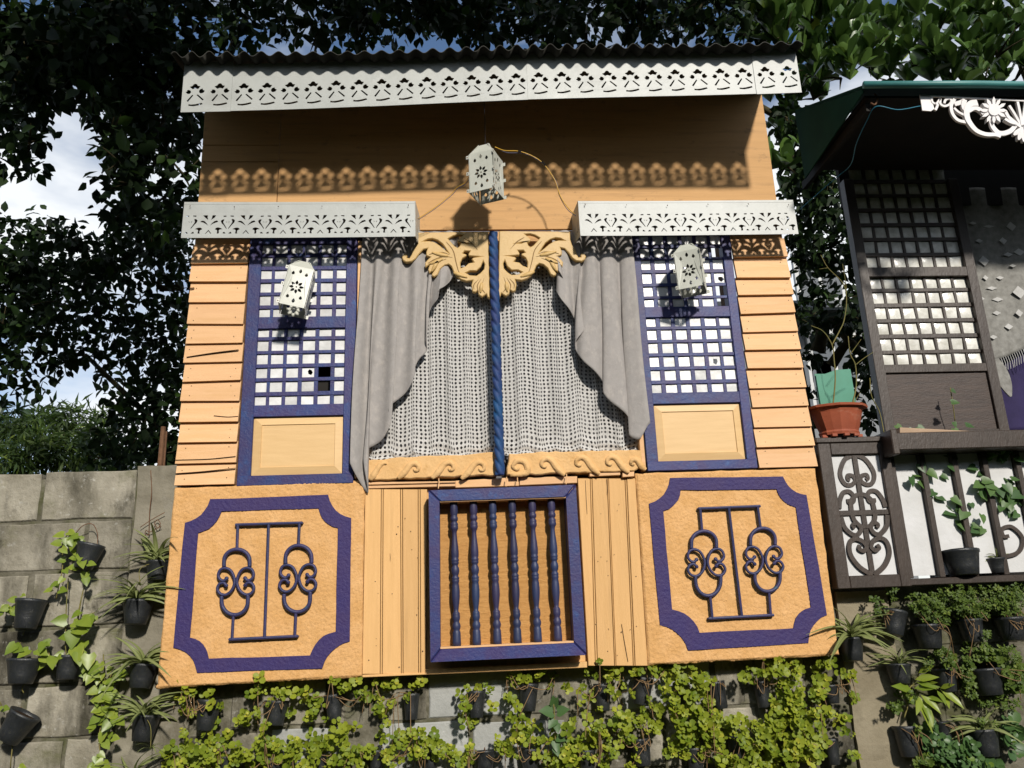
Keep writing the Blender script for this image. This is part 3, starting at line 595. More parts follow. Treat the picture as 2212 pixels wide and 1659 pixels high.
HW = [[(-83, 288), (-22, 286), (-24, 318), (-12, 352), (-50, 322)], [(83, 286), (38, 286), (32, 318), (22, 352), (66, 318)],
      [(-116, 380), (-92, 362), (-62, 366), (-30, 398), (-8, 432), (-42, 406), (-76, 386)], [(116, 378), (100, 358), (66, 368), (36, 398), (14, 430), (46, 406), (80, 390)],
      [(0, 490), (42, 543), (30, 543), (0, 507), (-30, 543), (-42, 543)]]
def awning(label, x0, x1, z0, p, inner, off):
    t = T('fretwork_awning', label, 'awning', ((x0 + x1) / 2, -p / 2, z0), 'fretwork metal awnings over the windows')
    H = .178; s = .162 / 475; hs = []
    x = x0 - .2 + off
    while x < x1 + .2:
        for hh, cx in ((HO, x), (HW, x + .081)):
            for h in hh:
                q = [(cx + a * s, z0 + (600 - b) * s * 1.04) for a, b in h]
                if all(x0 + .004 < c[0] < x1 - .003 for c in q): hs.append(q)
        x += .162
    wob = lambda x, y, z: (x, y - p + .006 * (z - z0) / H, z + .0015 * math.sin(x * 4 + 1))
    n = 12
    ol = [(x0 + (x1 - x0) * i / n, z0) for i in range(n + 1)] + [(x1 - (x1 - x0) * i / n, z0 + H) for i in range(n + 1)]
    mk('front_skirt', *cutout(ol, hs, -.0008, .0008, 0, wob), M['metal'], t)
    xe = x1 if inner > 0 else x0
    # the open inner end: a perforated return bent back to the wall
    sh = []
    for k in range(2):
        for h in (HO[2], HO[3], HO[8], HO[9]):
            q = [(.035 + .05 * k + a * s * .35, z0 + (600 - b) * s) for a, b in h]
            if all(.01 < c[0] < p - .01 for c in q): sh.append(q)
    sg = 1 if inner > 0 else -1
    mk('end_skirt', *cutout([(.0015, z0 + .002), (p, z0 + .012), (p, z0 + .165), (.0015, z0 + H)], sh, -.0008, .0008, 0, lambda x, y, z: (xe + sg * (y * 1 + .014 * x / p), -p + x, z)), M['metal'], t)
    mk('top_sheet', *cbox(x0 + .002, x1 - .002, -p + .004, -.003, z0 + H - .012, z0 + H - .010), M['metal'], t)
    mk('batten', *cbox(x0 + .01, x1 - .01, -.03, -.004, z0 + .07, z0 + H - .016), M['rust'], t)
    for xx in np.linspace(x0 + .03, x1 - .03, 6): mk('nail', *tube([(xx, -p - .0035, z0 + .15 + random.uniform(-.006, .01)), (xx, -p - .0075, z0 + .15)], .0018, 6), M['nail'], t)
    mk('wall_clip', *cutout([(0, 0), (.05, .012), (.042, .03), (.016, .022)], [], -.001, .001, 0, lambda x, y, z: ((x0 + x1) / 2 - .03 + x, -.02 + y, z0 + H - .006 + z)), M['rust'], t)
    return t
PA = .134
a0 = at(391, 514, -PA); a1 = at(897, 513, -PA); a2 = at(1254, 509, -PA); a3 = at(1725, 506, -PA)
awning('pale metal awning with cut leaf fretwork over the left lattice window', a0.x, a1.x, a0.z - .001, PA, 1, .072)
awning('pale metal awning with cut leaf fretwork over the right lattice window', a2.x, a3.x, a3.z, PA, -1, .02)

# ------------------------------------------------------------------ curtains
def drape(label, hem, tx0, tx1, ytop, nf, seed, side):
    r = random.Random(seed); Y0 = -.006
    hp = spline([np.array((A4(a, b, -.02).x, A4(a, b, -.02).z)) for a, b in hem], 6); d = [0]
    for i in range(1, len(hp)): d.append(d[-1] + np.linalg.norm(hp[i] - hp[i - 1]))
    NU, NV = 220, 60; V = []; F = []; ph = r.random() * 6; zt = A4(0, ytop).z
    for i in range(NU + 1):
        u = i / NU; s = u * d[-1]; k = max(j for j in range(len(d)) if d[j] <= s + 1e-9); k = min(k, len(d) - 2); h = hp[k] + (hp[k + 1] - hp[k]) * ((s - d[k]) / (d[k + 1] - d[k]))
        xt = A4(tx0 + (tx1 - tx0) * u, ytop).x
        f = 2 * PI * nf * (u + .035 * math.sin(5 * u + ph)) 
        sh = math.sin(f) + .22 * math.sin(2 * f + 1.2) + .25 * math.sin(.37 * f + ph)
        for j in range(NV + 1):
            v = j / NV; amp = .011 + .010 * v
            b = 1 - (1 - v) ** 1.15
            V.append((xt + (h[0] - xt) * b + .004 * math.cos(f) * v + .003 * math.sin(7 * v + u * 9), Y0 - .016 - amp * sh * (.8 + .2 * math.sin(3 * v + u * 4)) - .012 * v, zt + (h[1] - zt) * v))
    for i in range(NU):
        for j in range(NV): k = i * (NV + 1) + j; F.append((k, k + 1, k + NV + 2, k + NV + 1) if side > 0 else (k, k + NV + 1, k + NV + 2, k + 1))
    o = mk('drape', V, F, M['drape'], None, True); tag(o, label, 'curtain', 'taupe drapes')
    md = o.modifiers.new('s', 'SOLIDIFY'); md.thickness = .003; md.offset = 0
    return o
drape('taupe drape swept aside with a trailing tail beside the left window', [(20, 1420), (60, 1490), (112, 1585), (102, 1450), (112, 1345), (200, 1280), (262, 1175), (250, 1105), (340, 1010), (388, 925), (392, 885), (418, 820), (448, 775), (442, 720), (462, 645), (466, 545), (508, 498), (522, 450), (562, 418), (612, 330)], 95, 640, 120, 6, 3, 1)
drape('taupe drape with a curled cascading edge beside the right window', [(1702, 1192), (1685, 1215), (1650, 1282), (1598, 1262), (1608, 1210), (1580, 1150), (1500, 1080), (1458, 1025), (1452, 960), (1395, 900), (1335, 835), (1287, 738), (1340, 662), (1282, 592), (1217, 512), (1186, 432), (1222, 400), (1192, 340)], 1600, 1150, 120, 5, 9, -1)
def net(label, x0, x1, z0, z1, seed):
    r = np.random.default_rng(seed); pw, ph = .0152, .0178; nx = int((x1 - x0) / pw * 1.06); nz_ = int((z1 - z0) / ph); V = []; F = []
    ring = [(-.5, -.5), (0, -.5), (.5, -.5), (.5, 0), (.5, .5), (0, .5), (-.5, .5), (-.5, 0)]
    inn = [(.29 * math.cos(a), .33 * math.sin(a)) for a in [-.75 * PI, -.5 * PI, -.25 * PI, 0, .25 * PI, .5 * PI, .75 * PI, PI]]
    fp = r.uniform(0, 6, 6)
    def wp(u, v):
        # u,v in cells -> cloth position, gathered folds that get wider downward
        U_ = u / nx; V_ = v / nz_
        f = math.sin(2 * PI * 7 * U_ + fp[0] + .5 * math.sin(3 * V_ + fp[1])) * .0022 + math.sin(2 * PI * 15.5 * U_ + fp[2]) * .0018 * (.4 + V_) + math.sin(2 * PI * 3 * U_ + fp[3]) * .004
        sag = .006 * math.sin(2 * PI * 2.3 * U_ + fp[4]) + .006 * math.sin(2 * PI * 5.1 * U_ + fp[5]) * (1 - V_)
        cr = max(0, 1 - V_ * 11)
        x = x0 + (x1 - x0) * U_ + .004 * math.cos(2 * PI * 7 * U_ + fp[0]) * 1.3 + cr * .008 * math.sin(u * .9 + v)
        return (x, .030 - f * 1.5 - cr * (.012 + .010 * math.sin(u * .55 + fp[1]) + .007 * math.sin(v * 2.3 + u * .21)), z0 + (z1 - z0) * (V_ * (1 - .35 * cr)) + sag + cr * .008 * math.sin(u * .31 + fp[2]))
    for j in range(nz_):
        for i in range(nx):
            o = .25 + .08 * math.sin(j * 1.3 + i * .4)
            b = len(V); jx, jy = r.uniform(-.04, .04, 2)
            for a, c in ring: V.append(wp(i + o + .5 + a, j + .5 + c))
            for a, c in inn: V.append(wp(i + o + .5 + a + jx, j + .5 + c + jy))
            for k in range(8): k2 = (k + 1) % 8; F.append((b + k, b + k2, b + 8 + k2, b + 8 + k))
    o = mk('net_curtain', V, F, M['net'], None, False); tag(o, label, 'net curtain', 'knitted net curtains')
    md = o.modifiers.new('s', 'SOLIDIFY'); md.thickness = .0016; md.offset = 0
    return o
zb = A4(500, 1375).z
net('white knitted net curtain hanging left of the blue twisted pole', A4(100, 1370).x, A4(860, 1300).x, zb - .01, 3.24, 5)
net('white knitted net curtain hanging right of the blue twisted pole', A4(885, 1300).x, A4(1670, 1310).x, A4(1300, 1345).z - .012, 3.24, 8)
# twisted pole
p0, p1 = at(1065, 503, -.05), at(1080, 1027, -.05); n = 220; V = []; F = []; k_ = 24
for i in range(n + 1):
    t = i / n; c = p0.lerp(p1, t); tw = t * (p0 - p1).length / .157 * 2 * PI
    for k in range(k_):
        a = 2 * PI * k / k_; r = .0222 * (.60 + .40 * abs(math.cos(1.5 * (a - tw))) ** .55); V.append((c.x + r * math.cos(a), c.y + r * math.sin(a), c.z))
for i in range(n):
    for k in range(k_): a = i * k_ + k; b = i * k_ + (k + 1) % k_; F.append((a, a + k_, b + k_, b))
F += [tuple(range(k_)), tuple(reversed(range(n * k_, (n + 1) * k_)))]
tag(mk('twisted_pole', V, F, M['pole'], None, True), 'bright blue pole carved like twisted rope between the net curtains', 'pole')
# carved ochre brackets
oc = [(1056, 62), (325, 70), (322, 150), (305, 205), (272, 245), (258, 300), (238, 335), (212, 332), (218, 305), (200, 288), (172, 298), (160, 328), (172, 360), (205, 378), (262, 370), (302, 342), (338, 292), (382, 245), (425, 235), (410, 275), (412, 310), (455, 325), (425, 352), (398, 385), (403, 432), (448, 398), (430, 455), (445, 492), (488, 452), (526, 402), (500, 455), (468, 500), (470, 520), (496, 528), (528, 508), (556, 448), (600, 410), (642, 398), (672, 420), (692, 470), (722, 520), (770, 556), (826, 574), (892, 566), (878, 615), (890, 682), (918, 690), (945, 672), (955, 715), (990, 737), (1036, 706), (1045, 738), (1070, 752)]
hc = [[(638, 135), (690, 105), (740, 92), (792, 96), (750, 128), (730, 155), (742, 175), (768, 182), (755, 212), (735, 228), (705, 212), (680, 185)],
      [(385, 160), (425, 138), (475, 132), (530, 150), (580, 188), (612, 235), (637, 276), (590, 240), (545, 200), (490, 168), (440, 158)],
      [(790, 285), (808, 262), (865, 263), (848, 292), (852, 312), (960, 320), (900, 330), (880, 345), (905, 378), (850, 388), (815, 420), (768, 438), (764, 385), (785, 340), (828, 312), (825, 296)],
      [(820, 488), (865, 466), (930, 468), (975, 428), (1000, 366), (1016, 400), (1008, 450), (970, 490), (930, 516), (862, 512)],
      [(790, 175), (830, 190), (870, 190), (830, 180)]]
grooves = [[(1020, 700), (985, 640), (1010, 540)], [(950, 680), (940, 620), (980, 550)], [(905, 660), (905, 610), (950, 560)], [(440, 300), (500, 285), (590, 280), (650, 300)], [(430, 390), (500, 350), (600, 320), (680, 330)], [(470, 440), (530, 380), (620, 345)], [(620, 170), (690, 260), (720, 380), (750, 480), (800, 530)], [(800, 130), (880, 180), (940, 250)]]
for sgn, lab in ((1, 'left half of the carved ochre scroll bracket above the curtains'), (-1, 'right half of the carved ochre scroll bracket above the curtains')):
    fl = (lambda x: x) if sgn > 0 else (lambda x: 2 * 1112 - x)
    ff = lambda pts: xz([(fl(a), b - (0 if sgn > 0 else 8)) for a, b in pts], D2, -.035)
    o = mk('carved_bracket', *cutout(ff(oc), [ff(h) for h in hc], -.046, -.022, .0035), M['gold'], None); tag(o, lab, 'carving', 'carved bracket halves')
    for gr in grooves: mk('carved_vein', *ribbon(ff(gr), lambda t: .0035 * math.sin(PI * min(1, t + .08)) + .0008, -.0475, -.044, 6), M['goldline'], o)
    for k in range(5):   # raised leaf lobes
        bx, by = [(560, 300), (520, 370), (500, 420), (760, 510), (980, 640)][k]; dx, dy = [(-130, -30), (-100, 40), (-50, 85), (110, 40), (-10, 80)][k]
        mk('raised_lobe', *ribbon(ff([(bx - dx * .6, by - dy * .6), (bx, by), (bx + dx * .7, by + dy * .7)]), lambda t: .018 * math.sin(PI * (.12 + .8 * t)), -.0495, -.04, 6), M['gold'], o, True)

# ------------------------------------------------------------------ baluster window
bw = T('baluster_window', 'dark blue framed window with six turned balusters below the twisted pole', 'window', A7(1115, 1420, -.09))
ou = [A7(*p, -.095) for p in ((578, 1445), (1658, 1395), (1585, 215), (565, 255))]; iu = [A7(*p, -.095) for p in ((648, 1355), (1572, 1310), (1515, 300), (642, 330))]
for k in range(4):
    a, b, c, d = ou[k], ou[(k + 1) % 4], iu[(k + 1) % 4], iu[k]; e = .0008
    cc = (a + b + c + d) / 4; Q = [p + (cc - p) * .004 for p in (a, b, c, d)]; bvl = [p + (cc - p) * .03 for p in (a, b, c, d)]
    V = [(p.x, -.095, p.z) for p in bvl] + [(p.x, -.091, p.z) for p in Q] + [(p.x, -.012, p.z) for p in Q]
    F = [(0, 1, 2, 3)] + [(i + 4, (i + 1) % 4 + 4, (i + 1) % 4, i) for i in range(4)] + [(i + 8, (i + 1) % 4 + 8, (i + 1) % 4 + 4, i + 4) for i in range(4)] + [(11, 10, 9, 8)]
    mk('frame_rail', V, F, M['blue'], bw)
M['back'] = mat('cracked_orange_board', (.62, .33, .11), (.52, .26, .08), 6, .7, .25, 1.2, 30, (1.5, 4, 22), dirt=[((.26, .12, .035), 14, .62, .70, (.7, 1, 6))])
mk('backing_board', *cutout(xz([(642, 1360), (1580, 1315), (1520, 295), (636, 325)], A7, -.03), [], -.016, -.008, 0), M['back'], bw)
# pale inner lips
for q in ([(648, 1352), (1570, 1308), (1572, 1296), (648, 1340)], [(645, 338), (1515, 308), (1515, 300), (645, 330)]):
    z = [A7(*p, -.088) for p in q]; mk('inner_lip', *cutout([(p.x, p.z) for p in z], [], -.089, -.016, 0), M['plank'], bw)
prof0 = [(0, 28), (10, 30), (70, 31), (92, 26), (100, 24), (104, 28), (118, 31), (132, 27), (138, 21), (148, 27), (156, 31), (165, 28), (172, 30), (185, 31), (195, 27), (206, 20), (225, 18), (260, 21), (310, 27), (350, 31), (385, 30), (398, 26), (402, 30), (412, 31), (418, 27), (426, 30), (434, 28), (442, 22), (450, 23), (462, 29), (480, 32), (500, 29), (514, 22), (520, 23), (528, 29), (536, 30), (542, 27), (548, 29), (558, 29), (566, 25), (585, 28), (620, 31), (660, 31), (700, 26), (740, 20), (757, 18), (764, 24), (774, 29), (782, 27), (788, 29), (805, 29), (820, 24), (830, 22), (840, 28), (856, 32), (872, 29), (884, 24), (890, 27), (900, 30), (960, 32), (990, 32)]
bt = [740, 875, 1007, 1142, 1280, 1412]; bb = [762, 900, 1043, 1182, 1322, 1462]
for k in range(6):
    top = A7(bt[k], 340 - 5.5 * k, -.055); bot = A7(bb[k], 1335 - 6.5 * k, -.055); s = (top.z - bot.z) / 990
    V, F = lathe([(z * s, r * s * .92) for z, r in prof0], 18)
    V = [(top.x + (bot.x - top.x) * v[2] / (top.z - bot.z) + v[0], -.055 + v[1], top.z - v[2]) for v in V]
    F = [tuple(reversed(f)) for f in F]; mk('baluster', V, F, M['baluster'], bw, True)
hang = MB()
for f in ((637, 175, 245), (1105, 165, 230), (1180, 168, 225), (1520, 145, 215)):
    p, q = A7(f[0], f[1], -.03), A7(f[0] - 4, f[2], -.06); hang.tube([p, p.lerp(q, .5) + Vector((.002, -.004, 0)), q], .0022, 6)
hang.build('hanging_wire', M['plank'], bw)

# ------------------------------------------------------------------ iron grilles
def grille(label, f, bars, arches, scr):
    Y = -.030; t = T('iron_grille', label, 'grille', f(*bars[1][0], Y), 'wrought iron grilles on the plaster panels')
    for a, b in bars: mk('bar', *tube([f(*a, Y), f(*b, Y)], .0062, 8), M['iron'], t, False)
    for a in arches: mk('arch', *tube(spline([f(*p, Y) for p in a], 6), .0082, 8), M['iron'], t, True)
    for cx, cy, mir, rot in scr:
        c = [(-62, -28), (-80, -12), (-104, -18), (-122, -48), (-108, -88), (-72, -100), (-34, -82), (-10, -35), (-6, 8), (-26, 58), (-66, 88), (-106, 80), (-126, 46), (-112, 12), (-82, 4), (-64, 22)]
        P_ = [f(cx + mir * x * .98 + rot * y, cy + y * .98, Y - .002) for x, y in c]
        mk('scroll', *tube(spline(P_, 5), .0062, 8), M['iron'], t, True)
        for e in (P_[0], P_[-1]): V, F = lathe([(-.005, .003), (-.003, .008), (.003, .008), (.005, .003)], 8); mk('curl_tip', [e + Vector((v[0], v[2], v[1])) for v in V], F, M['iron'], t, True)
    for a, b in bars[:2]:
        for p in (a, b):
            c = f(*p, Y); mk('standoff', *tube([c, c + Vector((0, .02, 0))], .004, 6), M['iron'], t)
    return t
def arch(x0, x1, ytop, yb, up=1):
    xm = (x0[0] + x1[0]) / 2; w = (x1[0] - x0[0]) / 2; n = 9
    return [x0] + [(xm - w * math.cos(PI * k / n) + (x0[1] - x1[1]) * 0, (yb + (ytop - yb) * math.sin(PI * k / n)) + 0) for k in range(0, n + 1)] + [x1]
grille('blue iron grille with scrolls on the left plaster panel', A6,
       [((615, 402), (1075, 388)), ((570, 1195), (1043, 1172)), ((843, 398), (815, 1178)), ((630, 405), (624, 575)), ((1056, 395), (1049, 548)), ((600, 1015), (590, 1190)), ((1032, 1000), (1024, 1172))],
       [arch((535, 692), (712, 692), 572, 650), arch((960, 672), (1140, 668), 545, 630), arch((518, 895), (700, 885), 1025, 930), arch((950, 880), (1130, 865), 1005, 915)],
       [(613, 800, 1, -.02), (619, 798, -1, -.02), (1042, 778, 1, -.02), (1048, 774, -1, -.02)])
grille('blue iron grille with scrolls on the right plaster panel', A8,
       [((588, 382), (1015, 365)), ((660, 1142), (1108, 1118)), ((798, 375), (888, 1122)), ((600, 385), (614, 545)), ((998, 372), (1018, 520)), ((668, 975), (684, 1140)), ((1075, 945), (1088, 1118))],
       [arch((540, 660), (712, 655), 538, 615), arch((948, 640), (1118, 635), 518, 595), arch((568, 850), (742, 845), 985, 880), arch((978, 825), (1152, 820), 955, 860)],
       [(637, 762, 1, .05), (647, 758, -1, .05), (1038, 744, 1, .05), (1048, 740, -1, .05)])

# ------------------------------------------------------------------ lanterns
def petal(cx, cy, ang, l, w, tear=True):
    pts = []
    for t in (0, .2, .45, .75, 1): pts.append((t * l, (w * math.sin(PI * min(1, t * .9 + .12)) if tear else w * math.sin(PI * t)) * (1 if 0 < t < 1 else 0)))
    pts += [(t * l, -(w * math.sin(PI * min(1, t * .9 + .12)) if tear else w * math.sin(PI * t))) for t in (.75, .45, .2)]
    ca, sa = math.cos(ang), math.sin(ang); return [(cx + a * ca - b * sa, cy + a * sa + b * ca) for a, b in pts]
def lantern(label, pos, yaw, roll, pitch, w, h, rh, chain):
    t = T('lantern', label, 'lantern', pos, 'punched metal lanterns'); R = Euler((pitch, roll, yaw), 'XYZ').to_matrix(); P0 = Vector(pos)
    tr = lambda V: [P0 + R @ Vector(v) for v in V]
    fl = []
    for k in range(8): fl.append(petal(.011 * math.cos(k * PI / 4 + .1), h * .47 + .011 * math.sin(k * PI / 4 + .1), k * PI / 4 + .1, .021, .0065))
    fl.append(petal(-.004, h * .47, 0, .008, .004, False))
    for cx, cy, l_, an in ((-.028, .76, .020, PI / 2), (0, .83, .022, PI / 2), (.028, .77, .020, PI / 2), (-.026, .165, .018, PI / 2), (.002, .07, .022, PI / 2), (.028, .175, .018, PI / 2)): fl.append(petal(cx, h * cy, an, l_, .0068))
    for k in range(4):
        A = Matrix.Rotation(k * PI / 2, 3, 'Z'); bend = .007 * math.sin(k + pos[0])
        V, F = cutout([(-w / 2, 0), (w / 2, 0), (w / 2, h), (-w / 2, h)], fl, -.0007, .0007)
        V = [A @ Vector((v[0], -w / 2 - .003 + v[1] + bend * math.sin(PI * v[2] / h) , v[2])) for v in V]
        pn = mk('punched_panel', tr(V), F, M['metal2'], t)
        # sloping shoulder flap above the panel
        V = [A @ Vector(v) for v in ((-w / 2, -w / 2 - .003, h), (w / 2, -w / 2 - .003, h), (w * .25, -w * .19, h + rh), (-w * .25, -w * .19, h + rh))]
        V += [v - A @ Vector((0, -.0012, .0008)) for v in V]
        mk('roof_flap', tr(V), [(0, 1, 2, 3), (7, 6, 5, 4), (0, 4, 5, 1), (1, 5, 6, 2), (2, 6, 7, 3), (3, 7, 4, 0)], M['metal2'], t)
        for z in (.05, .5, .93):      # corner tabs with rivets
            V, F = cbox(-w / 2 - .013, -w / 2 - .001, -w / 2 - .0055, -w / 2 - .004, z * h - .008, z * h + .008)
            tb = mk('corner_tab', tr([A @ Vector(v) for v in V]), F, M['metal2'], t)
            V, F = tube([(-w / 2 - .007, -w / 2 - .0075, z * h), (-w / 2 - .007, -w / 2 - .0050, z * h)], .0025, 6); mk('rivet', tr([A @ Vector(v) for v in V]), F, M['rust'], tb)
    mk('bulb_holder', tr(lathe([(h * .45, .012), (h * .5, .016), (h * .8, .014), (h + rh * .8, .008)], 10)[0]), lathe([(0, 1), (1, 1), (2, 1), (3, 1)], 10)[1], M['darkin'], t, True)
    top = P0 + R @ Vector((0, 0, h + rh - .004)); mk('hanging_cord', *tube([top, top + Vector((0, 0, chain * .5)) + Vector((.002, 0, 0)), top + Vector((0, .0, chain))], .0018, 6), M['tape'], t)
    return t
lc = at(1052, 432, -.24); lantern('white punched metal lantern hanging in the middle under the main eave', (lc.x, lc.y, lc.z + .018), math.radians(-25), 0, 0, .112, .188, .058, .29)
ll = at(632, 672, -.13); lantern('tilted white punched metal lantern hanging in front of the left window', (ll.x - .002, ll.y, ll.z), math.radians(8), math.radians(11), math.radians(-4), .105, .188, .048, .085)
lr = at(1497, 630, -.13); lantern('white punched metal lantern hanging in front of the right window', (lr.x, lr.y, lr.z), math.radians(-24), math.radians(-2), 0, .108, .178, .046, .07)
# wires
def wire(label, pts, m, r=.0026, group=None):
    o = mk('electric_wire', *tube(spline(pts, 8), r, 6), m, None, True); tag(o, label, 'wire', group); return o
w1 = [D5(690, 225, -.24), D5(850, 285, -.22), D5(1080, 296, -.20), D5(1300, 370, -.19), D5(1490, 500, -.18), D5(1680, 770, -.17), D5(1770, 1030, -.16), D5(1900, 1230, -.15), D5(2010, 1340, -.13)]
wire('yellow wire curving from the middle lantern to the right awning', w1, M['wirey'], .0018)
w1b = [p + Vector((.006 * math.sin(i * 1.7) + .002, .006, .006 * math.cos(i * 2.1) - .003)) for i, p in enumerate(w1)]
o = wire('blue grey wire twined along the yellow wire to the right awning', w1b, M['wireb'], .0016)
for a, b in ((1085, 1145), (1475, 1520)):
    p, q = D5(a, 298 if a < 1200 else 478, -.205), D5(b, 310 if a < 1200 else 528, -.185); mk('tape_wrap', *tube([p, q], .005, 8), M['tape'], o)
w2 = [D5(265, 720, -.22), D5(180, 830, -.2), D5(60, 900, -.18), A1(2010, 1160, -.16), A1(1900, 1250, -.15), A1(1780, 1330, -.13)]
wire('yellow wire drooping from the middle lantern to the left awning', w2, M['wirey'], .0016); wire('blue grey wire drooping from the middle lantern to the left awning', [p + Vector((.004, -.004, -.006)) for p in w2], M['wireb'], .0014)

# ================================================================== THE DARK NEIGHBOUR HOUSE
nh = T('dark_house_front', 'dark brown house front with shell pane window and green roof on the right', 'house front', (2.3, .2, 1.62))
def npart(name, V, F, m, parent=nh, smooth=False): return mk(name, V, F, m, parent, smooth)
npart('back_wall', *cbox(2.36, 4.2, .55, .60, 1.62, 3.95), M['black']); npart('eave_soffit', *cbox(1.74, 4.2, -.58, .0, 3.61, 3.62), M['black'])
npart('lintel_board', *cbox(1.985, 4.2, .16, .19, 3.50, 3.90), M['black']); npart('end_board', *cbox(1.75, 1.77, -.56, .1, 3.56, 3.60), M['black'])
RF, RX = -.62, 1.722
gr = npart('green_roof', [(RX, RF, 3.645), (4.3, RF, 3.645), (4.3, .0, 3.95), (RX, .0, 3.95), (RX, RF, 3.632), (4.3, RF, 3.632), (4.3, .0, 3.935), (RX, .0, 3.935)], [(0, 1, 2, 3), (7, 6, 5, 4), (0, 4, 5, 1), (1, 5, 6, 2), (2, 6, 7, 3), (3, 7, 4, 0)], M['green'])
mk('gable_sheet', *cutout([(RF + .01, 3.63), (-.005, 3.93), (-.005, 3.56), (RF + .01, 3.615)], [], -.003, .003, 0, lambda x, y, z: (RX - .003 + y, x, z)), M['green'], gr)
V, F = tube([(RX - .01, RF - .015, 3.634), (2.2, RF - .015, 3.640), (2.7, RF - .015, 3.634), (4.3, RF - .015, 3.64)], .0155, 10); mk('roof_edge_pipe', V, F, M['teal'], gr, True)
# shell pane window
wy = .12
wx0, wx1 = 1.972, 2.575
nwin = mk('shell_pane_window', *cbox(wx0, wx0 + .05, wy - .02, wy + .03, 2.29, 3.62, .002), M['brown'], nh); nwin['label'] = 'dark framed shell pane window of the neighbour house'
gx0, gx1 = wx0 + .05, wx1 - .05
mk('stile', *cbox(gx1, wx1, wy - .02, wy + .03, 2.29, 3.62, .002), M['brown'], nwin)
zl = [(B2(930, b + 2, wy).z, B2(930, a - 5, wy).z) for a, b in ((570, 630), (660, 722), (755, 818), (850, 914), (948, 1014), (1044, 1107))]
zu = [(B2(870, b + 2, wy).z, B2(870, a - 5, wy).z) for a, b in ((-105, -45), (-15, 45), (70, 132), (162, 224), (254, 315), (345, 410), (440, 506))]
pitch = (gx1 - gx0) / 7; cols = [(gx0 + pitch * i + (.0075 if i else .002), gx0 + pitch * (i + 1) - (.0075 if i < 6 else .002)) for i in range(7)]
for a, b in ((zl[0][1], zu[-1][0]), (B2(930, 1160, wy).z, zl[-1][0]), (2.285, 2.31), (zu[0][1], zu[0][1] + .05)): mk('rail', *cbox(gx0 - .002, gx1 + .002, wy - .018, wy + .025, a, b, .002), M['brown'], nwin)
for zz in (zu, zl):
    for i in range(len(zz) - 1): mk('muntin', *cbox(gx0 - .002, gx1 + .002, wy - .0035, wy + .008, zz[i + 1][1], zz[i][0], .002), M['brown'], nwin)
    for i in range(6): mk('muntin', *cbox(cols[i][1], cols[i + 1][0], wy - .001, wy + .010, zz[-1][0] - .002, zz[0][1] + .002, .002), M['brown'], nwin)
pm = {}
for zz in (zu, zl):
    for z0, z1 in zz:
        for x0, x1 in cols:
            k = round(z1 - z0, 3)
            if k not in pm:
                W, H = (x1 - x0) / 2 + .006, (z1 - z0) / 2 + .006; V = [(-W, 0, -H), (W, 0, -H), (W, 0, H), (-W, 0, H), (0, -.006, 0), (-W * .5, -.004, -H * .5), (W * .5, -.004, -H * .5), (W * .5, -.004, H * .5), (-W * .5, -.004, H * .5)]
                me = bpy.data.meshes.new('pane'); me.from_pydata(V, [], [(0, 1, 6, 5), (1, 2, 7, 6), (2, 3, 8, 7), (3, 0, 5, 8), (5, 6, 4), (6, 7, 4), (7, 8, 4), (8, 5, 4)]); me.polygons.foreach_set('use_smooth', [True] * 8); me.materials.append(M['capiz2']); pm[k] = me
            inst('pane', pm[k], nwin, ((x0 + x1) / 2, wy + .0075, (z0 + z1) / 2), (random.uniform(-.08, .08), random.uniform(-.02, .02), random.uniform(-.08, .08)), (1, random.uniform(.7, 1.5), 1))
mk('wood_panel', *cbox(gx0 - .002, gx1 + .002, wy - .006, wy + .01, 2.30, B2(930, 1162, wy).z, .002), M['brownh'], nwin)
# ledge, bare sill, railing below
npart('ledge_beam', *cbox(1.885, 4.2, -.10, .20, 2.185, 2.262, .004), M['brown']); npart('pine_sill', *cutout(xz([(780, 1556), (1559, 1560), (1559, 1540), (780, 1500)], B2, -.08), [], -.09, .06, .001), M['sill'])
npart('ledge_end', *cbox(1.875, 1.905, -.112, .08, 2.165, 2.275, .004), M['brown'])
# scroll panel
sp = npart('scroll_panel', *cbox(1.585, 1.905, -.006, .03, 1.615, 2.235), M['white']); sp['label'] = 'white panel with dark brown painted scrollwork in a wooden frame'
for x0, x1, z0, z1 in ((1.583, 1.640, 1.612, 2.238), (1.862, 1.908, 1.612, 2.238), (1.640, 1.862, 1.612, 1.664), (1.640, 1.862, 2.185, 2.238)): mk('frame', *cbox(x0, x1, -.022, .032, z0, z1, .003), M['brown'], sp)
mk('spine', *cbox(1.737, 1.760, -.013, -.004, 1.660, 2.19, .001), M['brown'], sp); mk('cross_bar', *cbox(1.64, 1.862, -.0145, -.004, 1.918, 1.940, .001), M['brown'], sp)
def mirr(pts, i):
    for s in (-1, 1):
        P_ = [(1.7485 + s * a, b) for a, b in pts]; mk('scroll', *ribbon(P_, lambda t: .020 - .004 * t, -.0118 - .0012 * i - (.0005 if s > 0 else 0), -.004, 6), M['brown'], sp)
mirr([(.004, 2.186), (.045, 2.165), (.072, 2.12), (.076, 2.085), (.060, 2.055), (.032, 2.052), (.012, 2.07), (.02, 2.09), (.042, 2.094), (.046, 2.078), (.036, 2.072)], 0)
mirr([(.104, 1.95), (.096, 1.985), (.075, 2.018), (.048, 2.022), (.032, 2.002), (.036, 1.978), (.056, 1.974), (.058, 1.99)], 1)
mirr([(.052, 1.935), (.046, 1.98), (.018, 2.006), (.0, 2.008)], 2)
mirr([(.052, 1.925), (.044, 1.895), (.022, 1.872), (.0, 1.868)], 3)
